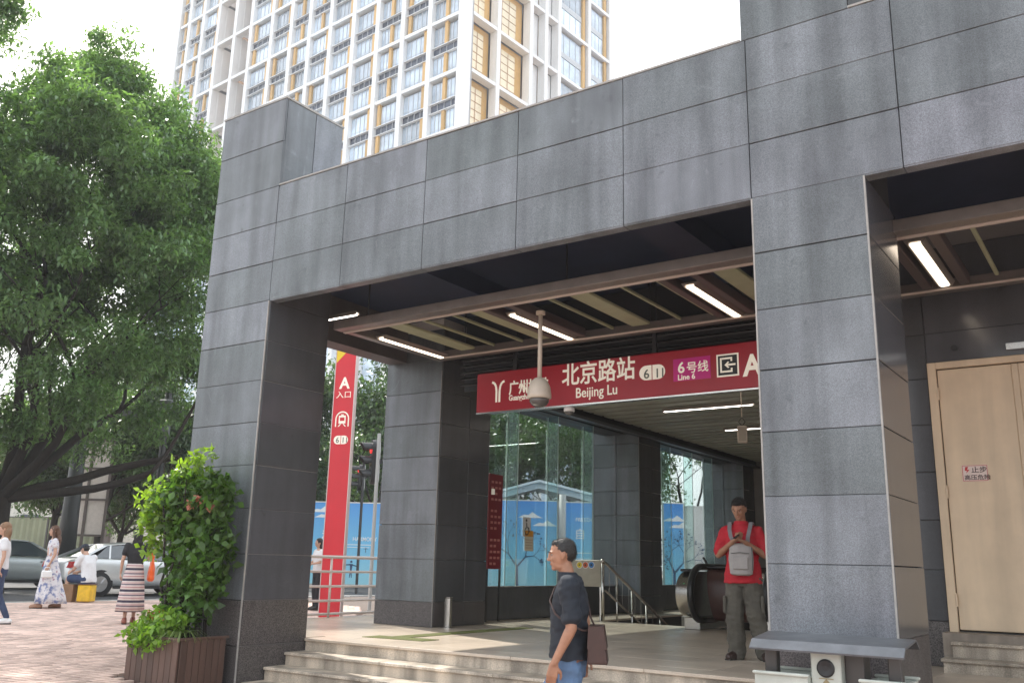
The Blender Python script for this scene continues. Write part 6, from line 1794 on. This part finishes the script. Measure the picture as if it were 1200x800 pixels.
def seated_man():
    hd = R(192)
    loc = plaza_pos(102, 20.6)
    t = empty('person', loc, hd, 'man in white T-shirt and dark cap sitting with his back turned', 'person')
    J = dict(shL=(.10, .185, .98), elL=(.22, .23, .72), wrL=(.42, .12, .66), shR=(.10, -.185, .98), elR=(.25, -.23, .72), wrR=(.44, -.1, .66),
             hipL=(0, .10, .50), kneeL=(.42, .17, .52), ankleL=(.46, .20, .09), hipR=(0, -.10, .50), kneeR=(.42, -.20, .50), ankleR=(.40, -.24, .09))
    B = Body(); B.loft([(0, 0, .42, .12, .16), (0, 0, .52, .13, .178), (.02, 0, .66, .105, .15), (.07, 0, .86, .122, .17), (.11, 0, .97, .1, .18), (.13, 0, 1.03, .07, .12)])
    legs(B, J); arms(B, J); B.cap((.13, 0, 1.0), .06, (.19, 0, 1.11), .052)
    hc = Vector((.225, 0, 1.165)); M = head(B, hc, R(12), R(32))
    for s in 'LR': add_hand(B, J['wr'+s], (1, 0, -.3), (0, -1 if s == 'L' else 1, -.2), 1, .6)
    B.fuse('body', SKIN2, t, .011, 1); face_parts(t, hc, M)
    S = Body(); S.loft([(0, 0, .44, .15, .19), (0, 0, .54, .145, .192), (.02, 0, .68, .13, .178), (.07, 0, .86, .14, .192), (.11, 0, .97, .115, .195), (.13, 0, 1.035, .08, .12)])
    for s in 'LR': S.cap(J['sh'+s], .076, Vector(J['sh'+s]).lerp(Vector(J['el'+s]), .6), .072)
    S.fuse('tshirt', mat('white_cloth'), t, .011, 2, .010, (11, 11, 6), 9)
    T = Body(); T.loft([(0, 0, .40, .13, .18), (0, 0, .50, .14, .19)])
    for s in 'LR': T.chain([J['hip'+s], Vector(J['hip'+s]).lerp(Vector(J['knee'+s]), .85)], [.105, .095])
    T.fuse('shorts', mat('navy_shorts', (.03, .05, .11), .85, noise=.2), t, .012, 2, .006)
    Hh = Body(); Hh.ell(hc+M @ V3(-.03, 0, .0), (.085, .080, .085), M); Hh.fuse('hair', HAIRB, t, .010, 1, .003, (60, 60, 60))
    Cp = Body(); Cp.ell(hc+M @ V3(-.01, 0, .05), (.102, .086, .072), M); Cp.cap(hc+M @ V3(.07, .03, .045), .014, hc+M @ V3(.15, .025, .03), .008); Cp.cap(hc+M @ V3(.07, -.03, .045), .014, hc+M @ V3(.15, -.025, .03), .008); Cp.cap(hc+M @ V3(.07, 0, .045), .014, hc+M @ V3(.16, 0, .03), .008)
    Cp.fuse('cap', mat('cap_dark', (.03, .035, .05), .8), t, .009, 1)
    for s in 'LR': shoe(t, (J['ankle'+s][0], J['ankle'+s][1], .07), 0, mat('sandal_tan'), 0, .25)
    s_ = empty('stool', loc, hd+R(20), 'bright yellow box stool under the seated man', 'stool')
    YB = mat('stool_yellow', (.72, .44, .02), .5, noise=.25, nscale=7)
    MB().bbox(-.15, .15, -.15, .15, .02, .385, .02).build('box', YB, s_)
    MB().bbox(-.16, .16, -.16, .16, .386, .415, .012).build('seat', mat('stool_seat', (.12, .06, .05), .6), s_)
    for x in (-.09, .0, .09): MB().box(x-.025, x+.025, -.1525, -.1505, .1, .3).build('panel_print', mat('stool_print', (.5, .22, .02), .6), s_)
    c_ = empty('carton', (loc[0]-.30, loc[1]-.28, gz(loc[0]-.3)), hd+R(25), 'brown cardboard carton leaning by the yellow stool', 'carton')
    MB().bbox(-.16, .16, -.12, .12, 0, .38, .008).build('box', mat('cardboard', (.24, .14, .08), .8, noise=.15), c_)
    MB().box(-.165, .165, -.022, .022, .3815, .384).build('tape', mat('tape_tan', (.4, .28, .16), .4), c_)
seated_man()
def bystander():
    p = onD(371, 690, 21.5)
    t = empty('person', (p.x, p.y, gz(p.x)), R(250), 'person in white shirt half hidden behind the granite column', 'person')
    J = dict(shL=(0, .165, 1.40), elL=(.05, .23, 1.15), wrL=(.25, .14, 1.1), shR=(0, -.165, 1.40), elR=(.05, -.23, 1.15), wrR=(.25, -.12, 1.1),
             hipL=(0, .08, .90), kneeL=(.03, .08, .48), ankleL=(.0, .08, .09), hipR=(0, -.08, .90), kneeR=(.03, -.08, .50), ankleR=(.0, -.08, .09))
    hc, M = woman_base(t, SKIN2, J, 0, R(20))
    S = Body(); S.loft([(0, 0, .92, .13, .16), (0, 0, 1.1, .118, .145), (0, 0, 1.27, .13, .165), (0, 0, 1.38, .10, .17), (0, 0, 1.44, .075, .11)])
    for s in 'LR': S.cap(J['sh'+s], .068, Vector(J['sh'+s]).lerp(Vector(J['el'+s]), .7), .066)
    S.fuse('shirt', mat('white_cloth'), t, .012, 2, .007, (12, 12, 6))
    T = Body(); T.loft([(0, 0, .80, .11, .14), (0, 0, .90, .122, .155), (0, 0, .97, .11, .14)])
    for s in 'LR': T.chain([J['hip'+s], J['knee'+s], J['ankle'+s]], [.09, .065, .05])
    T.fuse('trousers', mat('black_cloth'), t, .012, 2, .006)
    Hh = Body(); Hh.ell(hc+V3(-.02, 0, .03), (.097, .084, .092)); Hh.ell(hc+V3(-.06, 0, -.08), (.065, .085, .1)); Hh.fuse('hair', HAIRB, t, .010, 1, .006, (30, 30, 8))
    for s in 'LR': shoe(t, (J['ankle'+s][0], J['ankle'+s][1], .07), 0, mat('shoe_black'), 0, .23)
bystander()

# ================================================================== HAZY AIR
hz = tag(MB().box(-410, 410, -410, 410, -1.3, 96).build('haze', []), kind='stuff')
HZ = bpy.data.materials.new('haze_air'); HZ.use_nodes = True
HZ.node_tree.nodes.remove(HZ.node_tree.nodes['Principled BSDF'])
pv = HZ.node_tree.nodes.new('ShaderNodeVolumePrincipled')
pv.inputs['Color'].default_value = (.90, .95, 1.0, 1); pv.inputs['Density'].default_value = .0006; pv.inputs['Anisotropy'].default_value = .2
HZ.node_tree.links.new(pv.outputs['Volume'], HZ.node_tree.nodes['Material Output'].inputs['Volume'])
hz.data.materials.append(HZ)
sc.cycles.volume_bounces = 1
